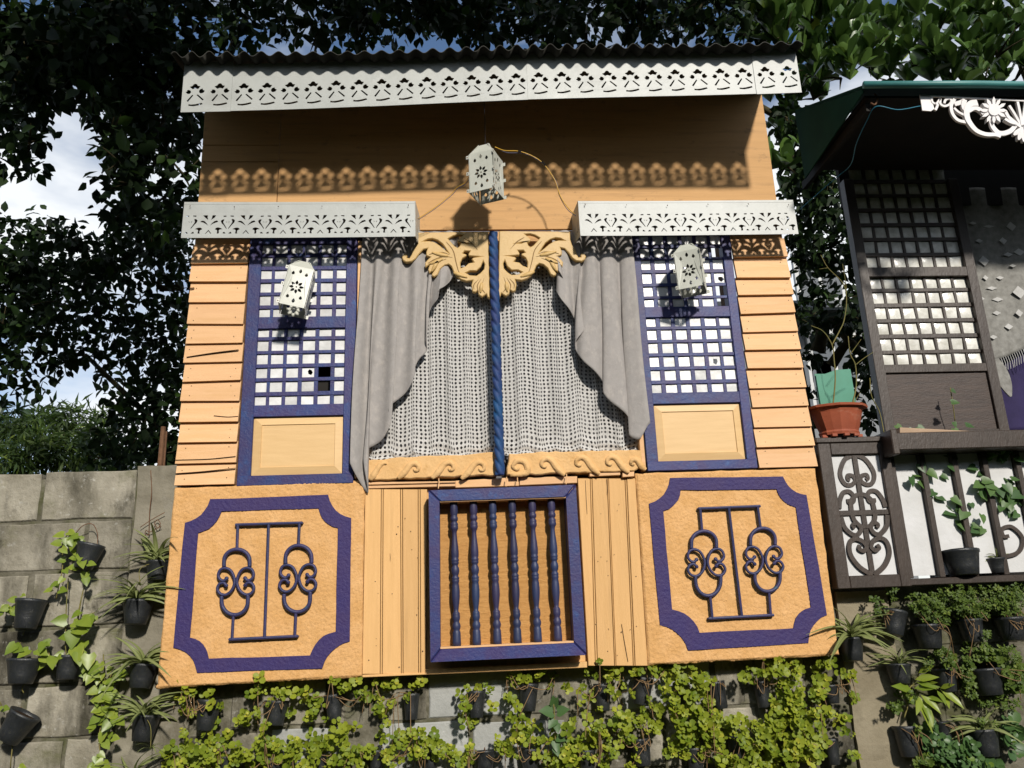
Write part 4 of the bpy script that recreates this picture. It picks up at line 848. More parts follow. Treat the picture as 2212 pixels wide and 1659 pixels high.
mirr([(.104, 1.915), (.094, 1.868), (.062, 1.836), (.036, 1.838), (.022, 1.862), (.038, 1.884), (.056, 1.876), (.05, 1.862)], 4)
mirr([(.004, 1.664), (.055, 1.70), (.086, 1.752), (.082, 1.80), (.055, 1.818), (.024, 1.806), (.010, 1.782), (.026, 1.766), (.044, 1.776), (.038, 1.79)], 5)
npart('panel_cap', *cbox(1.575, 1.90, -.03, .20, 2.239, 2.262, .003), M['brown'])
# white infill boards between dark posts
bz0, bz1 = 1.655, 2.184
xs_ = [1.912, 2.055, 2.205, 2.345, 2.50, 2.66, 2.82]
for i in range(len(xs_) - 1):
    npart('post', *cbox(xs_[i], xs_[i] + .026, .005, .05, bz0 - .01, bz1, .002), M['brown'])
    npart('infill_board', *cbox(xs_[i] + .028, xs_[i + 1] - .002, .03, .045, bz0, bz1), M['white'])
npart('bottom_beam', *cbox(1.908, 4.0, -.01, .06, bz0 - .04, bz0 - .012, .003), M['brown'])
V, F = ribbon([(2.36, 1.72), (2.44, 1.74), (2.47, 1.80), (2.43, 1.85), (2.385, 1.84), (2.385, 1.81), (2.41, 1.81)], .016, .018, .028, 6); npart('iron_scroll', V, F, M['brown'])
# white fretwork bracket under the eave
fb = T('eave_fretwork', 'white scroll fretwork with flower hanging under the green roof edge', 'fretwork', E1(600, 170, -.59))
FY = -.59
fx = lambda pts: xz(pts, E1, FY)
def fpiece(name, pts, w, i): mk(name, *ribbon(fx(pts), w, FY - .002 - .0022 * i, FY + .003, 6), M['whitefret'], fb)
mk('end_plate', *cutout(fx([(135, 158), (238, 165), (262, 225), (285, 300), (250, 325), (160, 318)]), [], FY - .002, FY + .003), M['whitefret'], fb)
fpiece('top_rail', [(135, 162), (500, 182), (1000, 205), (1300, 222)], .007, 0)
fpiece('scroll', [(255, 180), (262, 230), (300, 250), (330, 215), (350, 195)], .008, 1); fpiece('scroll', [(290, 320), (312, 270), (300, 240)], .010, 2)
fpiece('scroll', [(345, 200), (345, 250), (385, 275), (435, 260), (460, 225), (440, 195), (400, 210), (385, 245)], .010, 1)
fpiece('scroll', [(490, 205), (455, 270), (465, 350), (520, 420), (605, 445)], .014, 2); fpiece('scroll', [(480, 300), (530, 345), (610, 385)], .010, 3); fpiece('scroll', [(490, 255), (560, 235), (600, 210)], .020, 1)
fpiece('scroll', [(590, 215), (580, 290), (620, 330), (690, 300), (750, 320), (790, 360)], .020, 3)
fpiece('scroll', [(720, 250), (650, 260), (610, 320), (620, 420), (700, 530), (800, 575), (905, 580), (960, 600)], lambda t: .030 - .016 * t, 4)
fpiece('scroll', [(860, 420), (890, 500), (960, 560), (1060, 540), (1130, 470)], lambda t: .016 + .006 * math.sin(PI * t), 2)
for k in range(12):
    a = 2 * PI * k / 12; mk('petal', *cutout(fx([(880 + 35 * math.cos(a - .3), 335 + 35 * math.sin(a - .3)), (880 + 105 * math.cos(a - .17), 335 + 105 * math.sin(a - .17)), (880 + 140 * math.cos(a), 335 + 140 * math.sin(a)), (880 + 105 * math.cos(a + .17), 335 + 105 * math.sin(a + .17)), (880 + 35 * math.cos(a + .3), 335 + 35 * math.sin(a + .3))]), [], FY - .014 - .0022 * (k % 2), FY + .003), M['whitefret'], fb)
mk('flower_centre', *cutout(fx([(880 + 62 * math.cos(a), 335 + 62 * math.sin(a)) for a in np.linspace(0, 2 * PI, 16, False)]), [], FY - .020, FY), M['whitefret'], fb)
fpiece('scroll', [(1010, 330), (1050, 400), (1120, 460), (1180, 500)], .014, 3); fpiece('scroll', [(1000, 420), (1060, 455), (1120, 470)], .012, 5)
for k in range(6):
    a = -2.5 + k * .36; fpiece('fan_rib', [(1190, 500), (1190 + 150 * math.cos(a), 500 + 170 * math.sin(a)), (1190 + 250 * math.cos(a), 500 + 270 * math.sin(a))], .011, 1 + k % 3)
for k in range(5):
    a = .5 + k * .52; fpiece('fan_leaf', [(1195, 505), (1195 + 75 * math.cos(a), 505 + 90 * math.sin(a)), (1195 + 120 * math.cos(a), 505 + 150 * math.sin(a))], lambda t: .020 * math.sin(PI * (.1 + .8 * t)), 4 + k % 2)
# lace curtain with pale diamonds, fringe and purple cloth
V = []; F = []; NX, NZ = 40, 50; lx0, lz1 = 2.585, 3.60
for j in range(NZ + 1):
    for i in range(NX + 1):
        u, v = i / NX, j / NZ; x = lx0 + u * .6; z = lz1 - v * (lz1 - (2.66 + .33 * u ** 1.5)); V.append((x, .16 + .005 * math.sin(u * 22 + 2 * v), z))
for j in range(NZ):
    for i in range(NX): k = j * (NX + 1) + i; F.append((k, k + NX + 1, k + NX + 2, k + 1))
lace = mk('lace_curtain', V, F, M['lace'], None, True); tag(lace, 'charcoal lace curtain with pale diamonds and fringe in the dark house', 'curtain'); lace.modifiers.new('s', 'SOLIDIFY').thickness = .002
def diamond(x, z, w, h): mk('diamond', *cutout([(x - w, z), (x, z - h), (x + w, z), (x, z + h)], [], .150, .1525), M['lacelight'], lace)
for px, py, w, h in ((1320, 455, .028, .028), (1370, 625, .028, .010), (1405, 695, .030, .012), (1540, 650, .035, .034), (1475, 865, .022, .016), (1470, 415, .024, .012), (1500, 485, .018, .009), (1310, 690, .012, .008), (1250, 220, .02, .009), (1350, 240, .03, .008), (1490, 240, .026, .026), (1440, 330, .02, .02), (1290, 330, .02, .012), (1540, 400, .03, .02), (1330, 560, .014, .014), (1420, 560, .02, .01), (1300, 800, .016, .01), (1400, 780, .022, .012), (1540, 780, .02, .02), (1380, 930, .02, .012)):
    p = B2(px, py, .138); diamond(p.x, p.z, w, h)
fr = MB()
for k in range(46):
    u = k / 45; x = lx0 + .02 + u * .55; z = 2.66 + .33 * u ** 1.5 + .004; fr.tube([(x, .15, z), (x + .003, .147, z - .03), (x + random.uniform(-.004, .006), .15, z - .065)], .0016, 4)
fr.build('fringe', M['lacelight'], lace, False, 'stuff')
mk('gathered_tail', *ribbon([(2.600, 2.66), (2.612, 2.60), (2.625, 2.53), (2.637, 2.47)], lambda t: .03 + .05 * math.sin(PI * t) - .02 * t, .13, .137, 6), M['lace'], lace)
V = []; F = []
for j in range(21):
    for i in range(21):
        u, v = i / 20, j / 20; V.append((2.60 + .04 * (1 - v) + u * .5, .24 + .015 * math.sin(u * 16 + v), 2.72 - v * .40 + .02 * u))
for j in range(20):
    for i in range(20): k = j * 21 + i; F.append((k, k + 21, k + 22, k + 1))
pc = mk('purple_cloth', V, F, M['purple'], None, True); tag(pc, 'purple cloth hanging behind the lace curtain fringe', 'cloth'); pc.modifiers.new('s', 'SOLIDIFY').thickness = .003
# wire to the dark house
wn_ = [at(1728, 452, -.13), at(1755, 428, -.15), at(1805, 385, -.2), at(1838, 355, -.28), at(1850, 310, -.42), at(1872, 262, -.52), at(1893, 230, -.58), at(1940, 237, -.59), at(1988, 229, -.59)]
wire('cyan and yellow wire strung from the right awning up to the dark house eave', wn_, M['wirec'], .0018)
hk = mk('wire_hook', *tube(spline([at(1889, 203, -.57), at(1896, 212, -.575), at(1890, 226, -.58), at(1880, 222, -.578)], 6), .004, 6), M['rust'], None, True); tag(hk, 'small steel hook holding the wire under the green roof', 'hook')

# ------------------------------------------------------------------ terracotta planter and green sheet
pb = B2(445, 1590, -.02)
def planter(cx, cy, z):
    t = T('terracotta_planter', 'scalloped terracotta planter with bare twigs on the brown panel ledge', 'planter', (cx, cy, z)); n = 8
    prof = [(0, .088), (.012, .092), (.020, .088), (.055, .100), (.100, .114), (.118, .122), (.122, .142), (.132, .145), (.134, .136), (.120, .118), (.06, .10)]
    V = []; F = []
    for zz, r in prof:
        for k in range(n * 2):
            a = 2 * PI * (k + .5) / (n * 2); rr = r * (1 if k % 2 else .965); V.append((cx + rr * math.cos(a) * 1.0, cy + rr * math.sin(a) * .75, z + zz))
    m_ = n * 2
    for i in range(len(prof) - 1):
        for k in range(m_): a = i * m_ + k; b = i * m_ + (k + 1) % m_; F.append((a, b, b + m_, a + m_))
    F.append(tuple(reversed(range(m_)))); mk('pot_body', V, F, M['terra'], t)
    mk('soil', [(cx + .11 * math.cos(a), cy + .08 * math.sin(a), z + .112 + random.uniform(-.004, .004)) for a in np.linspace(0, 2 * PI, 14, False)], [tuple(range(14))], M['soil'], t)
    for k in range(5): a = PI + PI * (k + .5) / 5; mk('foot', *cbox(cx + .085 * math.cos(a) - .012, cx + .085 * math.cos(a) + .012, cy + .062 * math.sin(a) - .012, cy + .062 * math.sin(a) + .008, z - .012, z + .002, .002), M['terra'], t)
    for pts, r in (([(370, 1370), (385, 1200), (378, 1080), (365, 985), (310, 900), (235, 865)], .0035), ([(365, 985), (410, 900), (440, 830), (455, 700), (432, 600), (340, 505), (295, 425)], .003), ([(490, 1360), (515, 1240), (510, 1110), (478, 1040), (465, 930)], .0035), ([(510, 1110), (560, 1070), (620, 1030)], .0025), ([(480, 1040), (520, 985), (545, 950)], .002), ([(455, 700), (450, 600), (430, 480)], .002), ([(490, 1360), (540, 1280)], .002), ([(340, 505), (285, 512)], .0015)):
        mk('twig', *tube(spline([B2(a, b, -.02 - .03 * (i / len(pts))) for i, (a, b) in enumerate(pts)], 5), [r * (1 - .5 * i / (5 * (len(pts) - 1))) for i in range(5 * (len(pts) - 1) + 1)], 6), M['stemg'], t, True)
    return t
planter(pb.x, .02, 2.276)
V, F = cutout(xz([(290, 1388), (518, 1370), (478, 1135), (390, 1140), (320, 1165), (255, 1165)], B2, .16), [], .158, .161); gs = mk('green_sheet', V, F, M['greensheet'], None); tag(gs, 'torn green sheet standing behind the terracotta planter', 'sheet')
mk('fold_strip', *cutout(xz([(296, 1380), (330, 1378), (300, 1170), (262, 1175)], B2, .155), [], .150, .156), M['greensheet'], gs)

# far house glimpsed behind the leaves
fh = T('far_house', 'pale house wall with windows glimpsed through leaves behind the planter', 'house', (3.0, 4.6, 0))
mk('wall', *cbox(2.2, 4.6, 4.6, 7, 0, 4.6), M['farwall'], fh)
for px, py in ((1768, 600), (1800, 770), (1752, 830)):
    c = at(px, py, 4.58); w_ = mk('window', *cbox(c.x - .28, c.x + .28, 4.55, 4.60, c.z - .3, c.z + .3, .004), M['farframe'], fh); mk('window_pane', *cbox(c.x - .23, c.x - .02, 4.545, 4.555, c.z - .25, c.z + .25), M['farglass'], w_); mk('window_pane', *cbox(c.x + .02, c.x + .23, 4.545, 4.555, c.z - .25, c.z + .25), M['farglass'], w_)
mk('roof', [(2.0, 4.3, 4.6), (4.9, 4.3, 4.6), (4.9, 7.2, 5.6), (2.0, 7.2, 5.6), (2.0, 4.3, 4.52), (4.9, 4.3, 4.52), (4.9, 7.2, 5.5), (2.0, 7.2, 5.5)], [(0, 1, 2, 3), (7, 6, 5, 4), (0, 4, 5, 1), (1, 5, 6, 2), (2, 6, 7, 3), (3, 7, 4, 0)], M['farwall'], fh)
# rusty pole on the wall top
pp = mk('rusty_pole', *tube([at(343, 1030, .2), at(353, 922, .2)], .011, 8), M['rust'], None); tag(pp, 'short rusty steel pole sticking up from the wall top', 'pole')
mk('second_rod', *tube([at(352, 1025, .215), at(359, 932, .215)], .006, 6), M['rust'], pp)
# rusty wire tangle on the pillar
tg = T('wire_tangle', 'thin rusty wire tangle on the cement pillar above the spider plants', 'wire', B7(800, 420, .08))
for pts in ([(740, 390), (800, 350), (868, 312)], [(770, 405), (790, 415), (820, 400), (850, 385)], [(795, 90), (800, 200), (790, 300), (785, 430)], [(830, 395), (815, 370), (830, 350), (845, 370), (835, 395)], [(770, 405), (765, 425), (785, 430), (785, 405)]):
    mk('wire', *tube(spline([B7(a, b, .075) for a, b in pts], 5), .0018, 5), M['rust'], tg, True)
lr_ = mk('loop_rod', *tube(spline([B7(400, 420, .06), B7(440, 380, .05), B7(490, 375, .05), B7(515, 430, .05), B7(510, 500, .05)], 6), .0018, 5), M['rust'], tg, True)

# ================================================================== POTS AND PLANTS ON THE WALL
def potmesh(name, n, seed):
    r = random.Random(seed); prof = [(0, .66), (.02, .70), (.35, .80), (.86, .95), (.90, 1.0), (1.0, 1.02), (1.0, .95), (.86, .90)]; V = []; F = []
    el = r.uniform(0, .07); ph = r.uniform(0, 6)
    for z, q in prof:
        for k in range(n): a = 2 * PI * k / n; e = 1 + el * math.cos(2 * a + ph) * z + r.uniform(-.012, .012); V.append((q * e * math.cos(a) * .5, q * e * math.sin(a) * .5, z))
    for i in range(len(prof) - 1):
        for k in range(n): a = i * n + k; b = i * n + (k + 1) % n; F.append((a, b, b + n, a + n))
    F.append(tuple(reversed(range(n)))); me = bpy.data.meshes.new(name); me.from_pydata(V, [], F)
    for p in me.polygons: p.use_smooth = len(p.vertices) == 4
    me.materials.append(M['pot']); return me
POT = [potmesh('pot', 18, i) for i in range(4)]
me = bpy.data.meshes.new('soil'); me.from_pydata([(.455 * math.cos(a), .455 * math.sin(a), .88) for a in np.linspace(0, 2 * PI, 14, False)], [], [tuple(range(14))]); me.materials.append(M['soil']); SOIL = me
me = bpy.data.meshes.new('hanger'); V, F = tube([(0, 0, 0), (.0, .03, .012), (0, .07, .012)], .002, 5); me.from_pydata([tuple(v) for v in V], [], F); me.materials.append(M['rust']); HANG = me
def pot(t, x, z, d, h, tilt, fwd=-.12, Y=None):
    """plastic pot hung against the wall; x,z = centre of its base"""
    y = (WY - d / 2 - .012) if Y is None else Y
    p = inst('pot', random.choice(POT), t, (x, y, z), (fwd, tilt, random.uniform(0, 6) if abs(tilt) + abs(fwd) < .01 else 0), (d, d, h)); 
    inst('soil', SOIL, t, (x, y, z), (fwd, tilt, 0), (d, d, h)); inst('hanger', HANG, t, (x, y + d * .45, z + h * .93)); return y
def potpos(f, cx, cy, wpx, hpx, s):  # centre of the visible pot in a crop -> base centre, diameter, height
    c = f(cx, cy, WY - .07); k = (c - EYE).dot(FWD) / 1717 / (s * 1.736)
    return c.x, c.z - hpx * k / 2, wpx * k, hpx * k
# --- spider plants
BL = []
for v in range(3):
    V = []; F = []; VA = []; n = 8; L_ = 1.0
    for i in range(n + 1):
        t = i / n; w = .050 * (1 - t) ** .6 * (1 if i else .6) + .003; x = t * .82; z = .50 * t - (.62 + .22 * v) * t * t
        V += [(x, -w, z + .010), (x, 0, z), (x, w, z + .010)]; VA += [.25, .95, .25]
    for i in range(n): a = i * 3; F += [(a, a + 3, a + 4, a + 1), (a + 1, a + 4, a + 5, a + 2)]
    me = bpy.data.meshes.new('blade'); me.from_pydata(V, [], F); me.polygons.foreach_set('use_smooth', [True] * len(F)); at_ = me.attributes.new('var', 'FLOAT', 'POINT'); at_.data.foreach_set('value', VA); me.materials.append(LF['spider']); BL.append(me)
def spider(label, x, z, d, h, tilt, n, ln, seed, runners=0):
    r = random.Random(seed); t = T('spider_plant', label, 'potted plant', (x, WY - d / 2, z), 'spider plants in black pots'); y = pot(t, x, z, d, h, tilt)
    for k in range(n):
        a = (r.choice((PI + .1, 2 * PI - .1)) + r.gauss(0, .45)) if r.random() < .75 else r.uniform(PI, 2 * PI); el = r.uniform(.0, 1.05) ; s = ln * r.uniform(.75, 1.25)
        inst('blade', r.choice(BL), t, (x + r.uniform(-.012, .012) + math.sin(tilt) * h, y + r.uniform(-.012, .012), z + h * .93), (.75 * math.cos(a) + r.uniform(-.3, .3), -el, a), (s, s * r.uniform(.8, 1.15), s))
    for k in range(runners):
        bx = x + r.uniform(-.05, .06); mk('runner', *tube(spline([(x, y, z + h), (bx, y - .06, z + h * .6), (bx + .01, y - .07, z - .02)], 5), .0015, 5), M['stemg'], t, True)
        for q in range(8): inst('blade', r.choice(BL), t, (bx + .01, y - .07, z - .02), (0, -r.uniform(-.1, .7), r.uniform(0, 6.28)), (ln * .45,) * 3)
    return t
SP = [(B7, 825, 620, 125, 100, 1.406, .20, 0, 'highest spider plant, whose blades reach over the left plaster panel', 1), (B7, 718, 838, 150, 125, 1.406, .19, .02, 'second spider plant down beside the facade, in a pot with a pale scuffed rim', 0),
      (B7, 740, 1175, 145, 120, 1.406, .19, .08, 'third spider plant down, beside the lower left corner of the facade', 0), (B7, 748, 1450, 140, 130, 1.406, .17, .1, 'lowest whole spider plant below the left corner of the facade', 1)]
for i, (f, cx, cy, w_, h_, s, ln, tl, lab, rn) in enumerate(SP): x, z, d, h = potpos(f, cx, cy, w_, h_, s); spider(lab, x, z, d, h, tl, 30, ln, 20 + i, rn)
x, z, d, h = potpos(B7, 690, 1790, 140, 120, 1.406); spider('spider plant cut off by the bottom edge, left of the creepers', x, z, d, h, 0, 26, .16, 31)
x, z, d, h = potpos(B4, 622, 575, 240, 200, 2.44); spider('large spider plant at the lower right corner of the facade', x, z, d, h, .03, 40, .20, 33)
x, z, d, h = potpos(B4, 1060, 800, 230, 170, 2.44); spider('spider plant with grey green blades right of the tan pillar', x, z, d, h, .05, 26, .14, 34)
x, z, d, h = potpos(B4, 1850, 1430, 260, 230, 2.44); spider('spider plant in a wide black pot at the lower right of the picture', x, z, d, h, 0, 20, .17, 35)
x, z, d, h = potpos(B3, 1900, 1240, 200, 130, 2.37); spider('small young spider plant in front of the white infill boards', x, z, d, h, 0, 16, .08, 36)
# --- pothos
def leafmesh(kind, m, nm):
    V, F = LEAF[kind]; me = bpy.data.meshes.new(nm); me.from_pydata(V.tolist(), [], F); me.polygons.foreach_set('use_smooth', [True] * len(F)); return me
PL = []
for v in range(3):
    me = leafmesh('heart', 0, 'leaf'); a_ = me.attributes.new('var', 'FLOAT', 'POINT'); a_.data.foreach_set('value', [min(1, max(0, .2 + .35 * v + random.uniform(-.25, .25))) for _ in me.vertices]); me.materials.append(LF['pothos']); PL.append(me)
HL = []
for v in range(3):
    me = leafmesh('heart', 0, 'leaf'); a_ = me.attributes.new('var', 'FLOAT', 'POINT'); a_.data.foreach_set('value', [.15 + .38 * v] * len(me.vertices)); me.materials.append(LF['heart']); HL.append(me)
def leafrot(d, out):
    R = frames(np.array([d], float), np.array([out], float))[0]; return Matrix(R.tolist()).to_euler()
def pothos(label, f, potd, vines, leaves, seed, LS=None, size=.055, name='pothos'):
    r = random.Random(seed); LS = LS or PL
    if potd: x, z, d, h = potpos(f, *potd[:4], potd[4]); base = (x, WY - d / 2, z)
    else: p = f(*vines[0][-1], .03); base = tuple(p)
    t = T(name, label, 'potted plant' if potd else 'vine', base, 'trailing pothos vines' if LS is PL else 'heart leaved vines')
    if potd: pot(t, x, z, d, h, potd[5])
    for v in vines: mk('stem', *tube(spline([f(a, b, .045 + .012 * math.sin(i * 2 + seed)) for i, (a, b) in enumerate(v)], 5), .0022, 5), M['stemg'], t, True)
    for a, b in leaves:
        p = f(a, b, r.uniform(.0, .05)); s = size * r.uniform(.7, 1.2); ang = r.uniform(-1.4, 1.4)
        inst('leaf', r.choice(LS), t, p, leafrot((math.sin(ang), r.uniform(-.5, .0), -math.cos(ang) * .9 + .2), (r.uniform(-.3, .4), -1, r.uniform(.1, .8))), (s, s, s))
    return t
def along(v, n, sp, seed):
    r = random.Random(seed); out = []
    for i in range(n): t = r.random() * (len(v) - 1); k = min(int(t), len(v) - 2); a, b = v[k], v[k + 1]; q = t - k; out.append((a[0] + (b[0] - a[0]) * q + r.uniform(-sp, sp), a[1] + (b[1] - a[1]) * q + r.uniform(-sp, sp)))
    return out
v1 = [(380, 470), (360, 430), (330, 480), (330, 600), (310, 700), (295, 770)]; v2 = [(430, 470), (435, 560), (430, 650)]; v2b = [(470, 480), (490, 540), (460, 640), (430, 760), (410, 860), (400, 1000)]
pothos('pothos with yellow leaves trailing from a pot high on the left wall', B7, (440, 540, 130, 130, 1.406, .2), [v1, v2, v2b], along(v1, 16, 22, 1) + along(v2, 10, 24, 2) + [(330, 470), (420, 430), (445, 460), (400, 500), (395, 545), (460, 580)], 41, size=.042)
pothos('hanging pothos tuft with broad leaves between the two columns of pots', B7, None, [[(430, 760), (415, 860), (400, 1000)], [(430, 860), (500, 840)]], [(430, 830), (360, 880), (470, 850), (500, 850), (380, 890), (470, 920), (400, 960), (450, 985), (440, 1050), (400, 1010), (420, 870), (360, 930), (470, 1050), (390, 930), (415, 1040)], 42, size=.06)
x = [(60, 830), (30, 800), (15, 850)]
pothos('pothos pot with few leaves near the left edge of the picture, upper', B7, (140, 848, 150, 150, 1.406, .06), [x, [(190, 800), (150, 880), (120, 960)]], along(x, 8, 18, 3) + [(110, 750), (90, 770)], 43, size=.034)
x = [(70, 1060), (60, 1010), (110, 1000)]; x2 = [(200, 1080), (240, 1010), (270, 1080), (330, 1080)]
pothos('pothos pot with a tall pale leaf at far left, beside another black pot', B7, (118, 1150, 165, 125, 1.406, .03), [x, x2, [(160, 1100), (185, 1160), (120, 1230), (125, 1265)]], [(70, 1020), (50, 1020), (90, 1000), (160, 1030), (235, 990), (190, 1030), (250, 1070), (215, 1070), (270, 1000), (285, 1060)], 44, size=.052)
x = [(350, 1060), (345, 1000), (350, 800), (360, 660)]
pothos('black pot with one long bare stem at the middle of the left wall', B7, (350, 1130, 130, 120, 1.406, 0), [x], [(340, 1055), (300, 1085), (260, 1080), (330, 1060)], 45, size=.036)
x = [(480, 1110), (520, 1180), (540, 1300), (540, 1400), (520, 1500), (530, 1600), (510, 1650)]; x2 = [(640, 1140), (590, 1160), (570, 1240), (560, 1330), (600, 1400), (560, 1500)]
pothos('long curtain of small pothos leaves trailing down left of the spider plants', B7, None, [x, x2, [(545, 1060), (550, 1170), (560, 1280)], [(520, 1320), (490, 1340)], [(550, 1310), (580, 1340)]], along(x, 34, 34, 5) + along(x2, 30, 30, 6) + [(500, 1120), (480, 1160), (620, 1130), (640, 1180), (590, 1120), (520, 1240)], 46, size=.040)
x, z, d, h = potpos(B7, 45, 1435, 165, 150, 1.406)
pothos('tilted black pot cut by the left edge of the picture, lowest of the left wall', B7, (48, 1435, 165, 150, 1.406, .5), [[(70, 1500), (60, 1600), (55, 1660)], [(10, 1340), (0, 1310)]], [(5, 1330), (12, 1345), (95, 1655), (110, 1650), (120, 1665)], 47, size=.034)
# --- creeping plants
def creeper(label, potd, f, clumps, n, seed, m='creep', size=.0235, kind='round', group='creeping plants in black pots', stems=5, name='potted_creeper', per=4):
    r = np.random.default_rng(seed)
    if potd: x, z, d, h = potpos(f, *potd[:4], potd[4]); base = (x, WY - d / 2, z)
    else: x, z = f(*clumps[0][:2], .04).x, f(*clumps[0][:2], .04).z; d = h = .1; base = (x, .04, z)
    t = T(name, label, 'potted plant' if potd else 'creeper', base, group)
    if potd: pot(t, x, z, d, h, potd[5])
    C = []; 
    tot = sum(c[2] * c[3] for c in clumps)
    for cx, cy, rx, ry in clumps:
        k = max(2, int(.74 * n * rx * ry / tot))
        for _ in range(k):
            while True:
                a, b = r.uniform(-1, 1, 2)
                if a * a + b * b < 1.15: break
            p = f(cx + a * rx, cy + b * ry, .0); dep = WY - .02 - r.random() ** .8 * (.07 + .05 * max(0, 1 - a * a - b * b)); p = f(cx + a * rx, cy + b * ry, dep); C.append(p)
    C = np.array([tuple(p) for p in C]); N_ = len(C)
    ax = np.stack([r.normal(size=N_) * .45, -1 + r.normal(size=N_) * .25, .55 + r.normal(size=N_) * .4], 1); ax /= np.linalg.norm(ax, axis=1, keepdims=True)
    Pn, D_, O_, S_, Vv = [], [], [], [], []
    for i in range(N_):
        a = ax[i]; u = np.cross(a, [0, 0, 1]); u /= np.linalg.norm(u); w = np.cross(a, u); a0 = r.uniform(0, 6.28); k = r.integers(3, per + 2); sz = size * r.uniform(.6, 1.2); vv = r.random() * .7
        for q in range(k):
            an = a0 + 2 * PI * q / k + r.uniform(-.2, .2); dd = u * math.cos(an) + w * math.sin(an); Pn.append(C[i] + dd * sz * .12); D_.append(dd + a * r.uniform(.05, .5)); O_.append(a + r.normal(size=3) * .1); S_.append(sz * r.uniform(.8, 1.15)); Vv.append(min(1, vv + r.uniform(0, .35)))
        if r.random() < .7:
            for q in range(2): an = r.uniform(0, 6.28); dd = u * math.cos(an) + w * math.sin(an); Pn.append(C[i] + a * sz * .3); D_.append(dd + a * .9); O_.append(a); S_.append(sz * .55); Vv.append(min(1, vv + .4))
    V, F, va = leaf_mesh(kind, np.array(Pn), np.array(D_), np.array(O_), S_, np.array(Vv))
    mk('foliage', V, F, LF[m], t, True, 'stuff', None, va)
    if stems:
        sb = MB(); y = WY - d / 2
        for k in range(stems):
            p = Vector(C[r.integers(N_)].tolist()); q0 = Vector((x + r.uniform(-.4, .4) * d, y - d * .3, z + h)); q1 = Vector((q0.x + (p.x - q0.x) * .6 + r.uniform(-.02, .02), y - d * .5 - .02, z + h * .7 + r.uniform(-.02, .03))); sb.tube(spline([q0, q1, p, p + Vector((r.uniform(-.02, .02), .0, -r.uniform(.03, .10)))], 5), .0016, 5)
        sb.build('stems', M['stemb'], t, True, 'stuff')
    return t
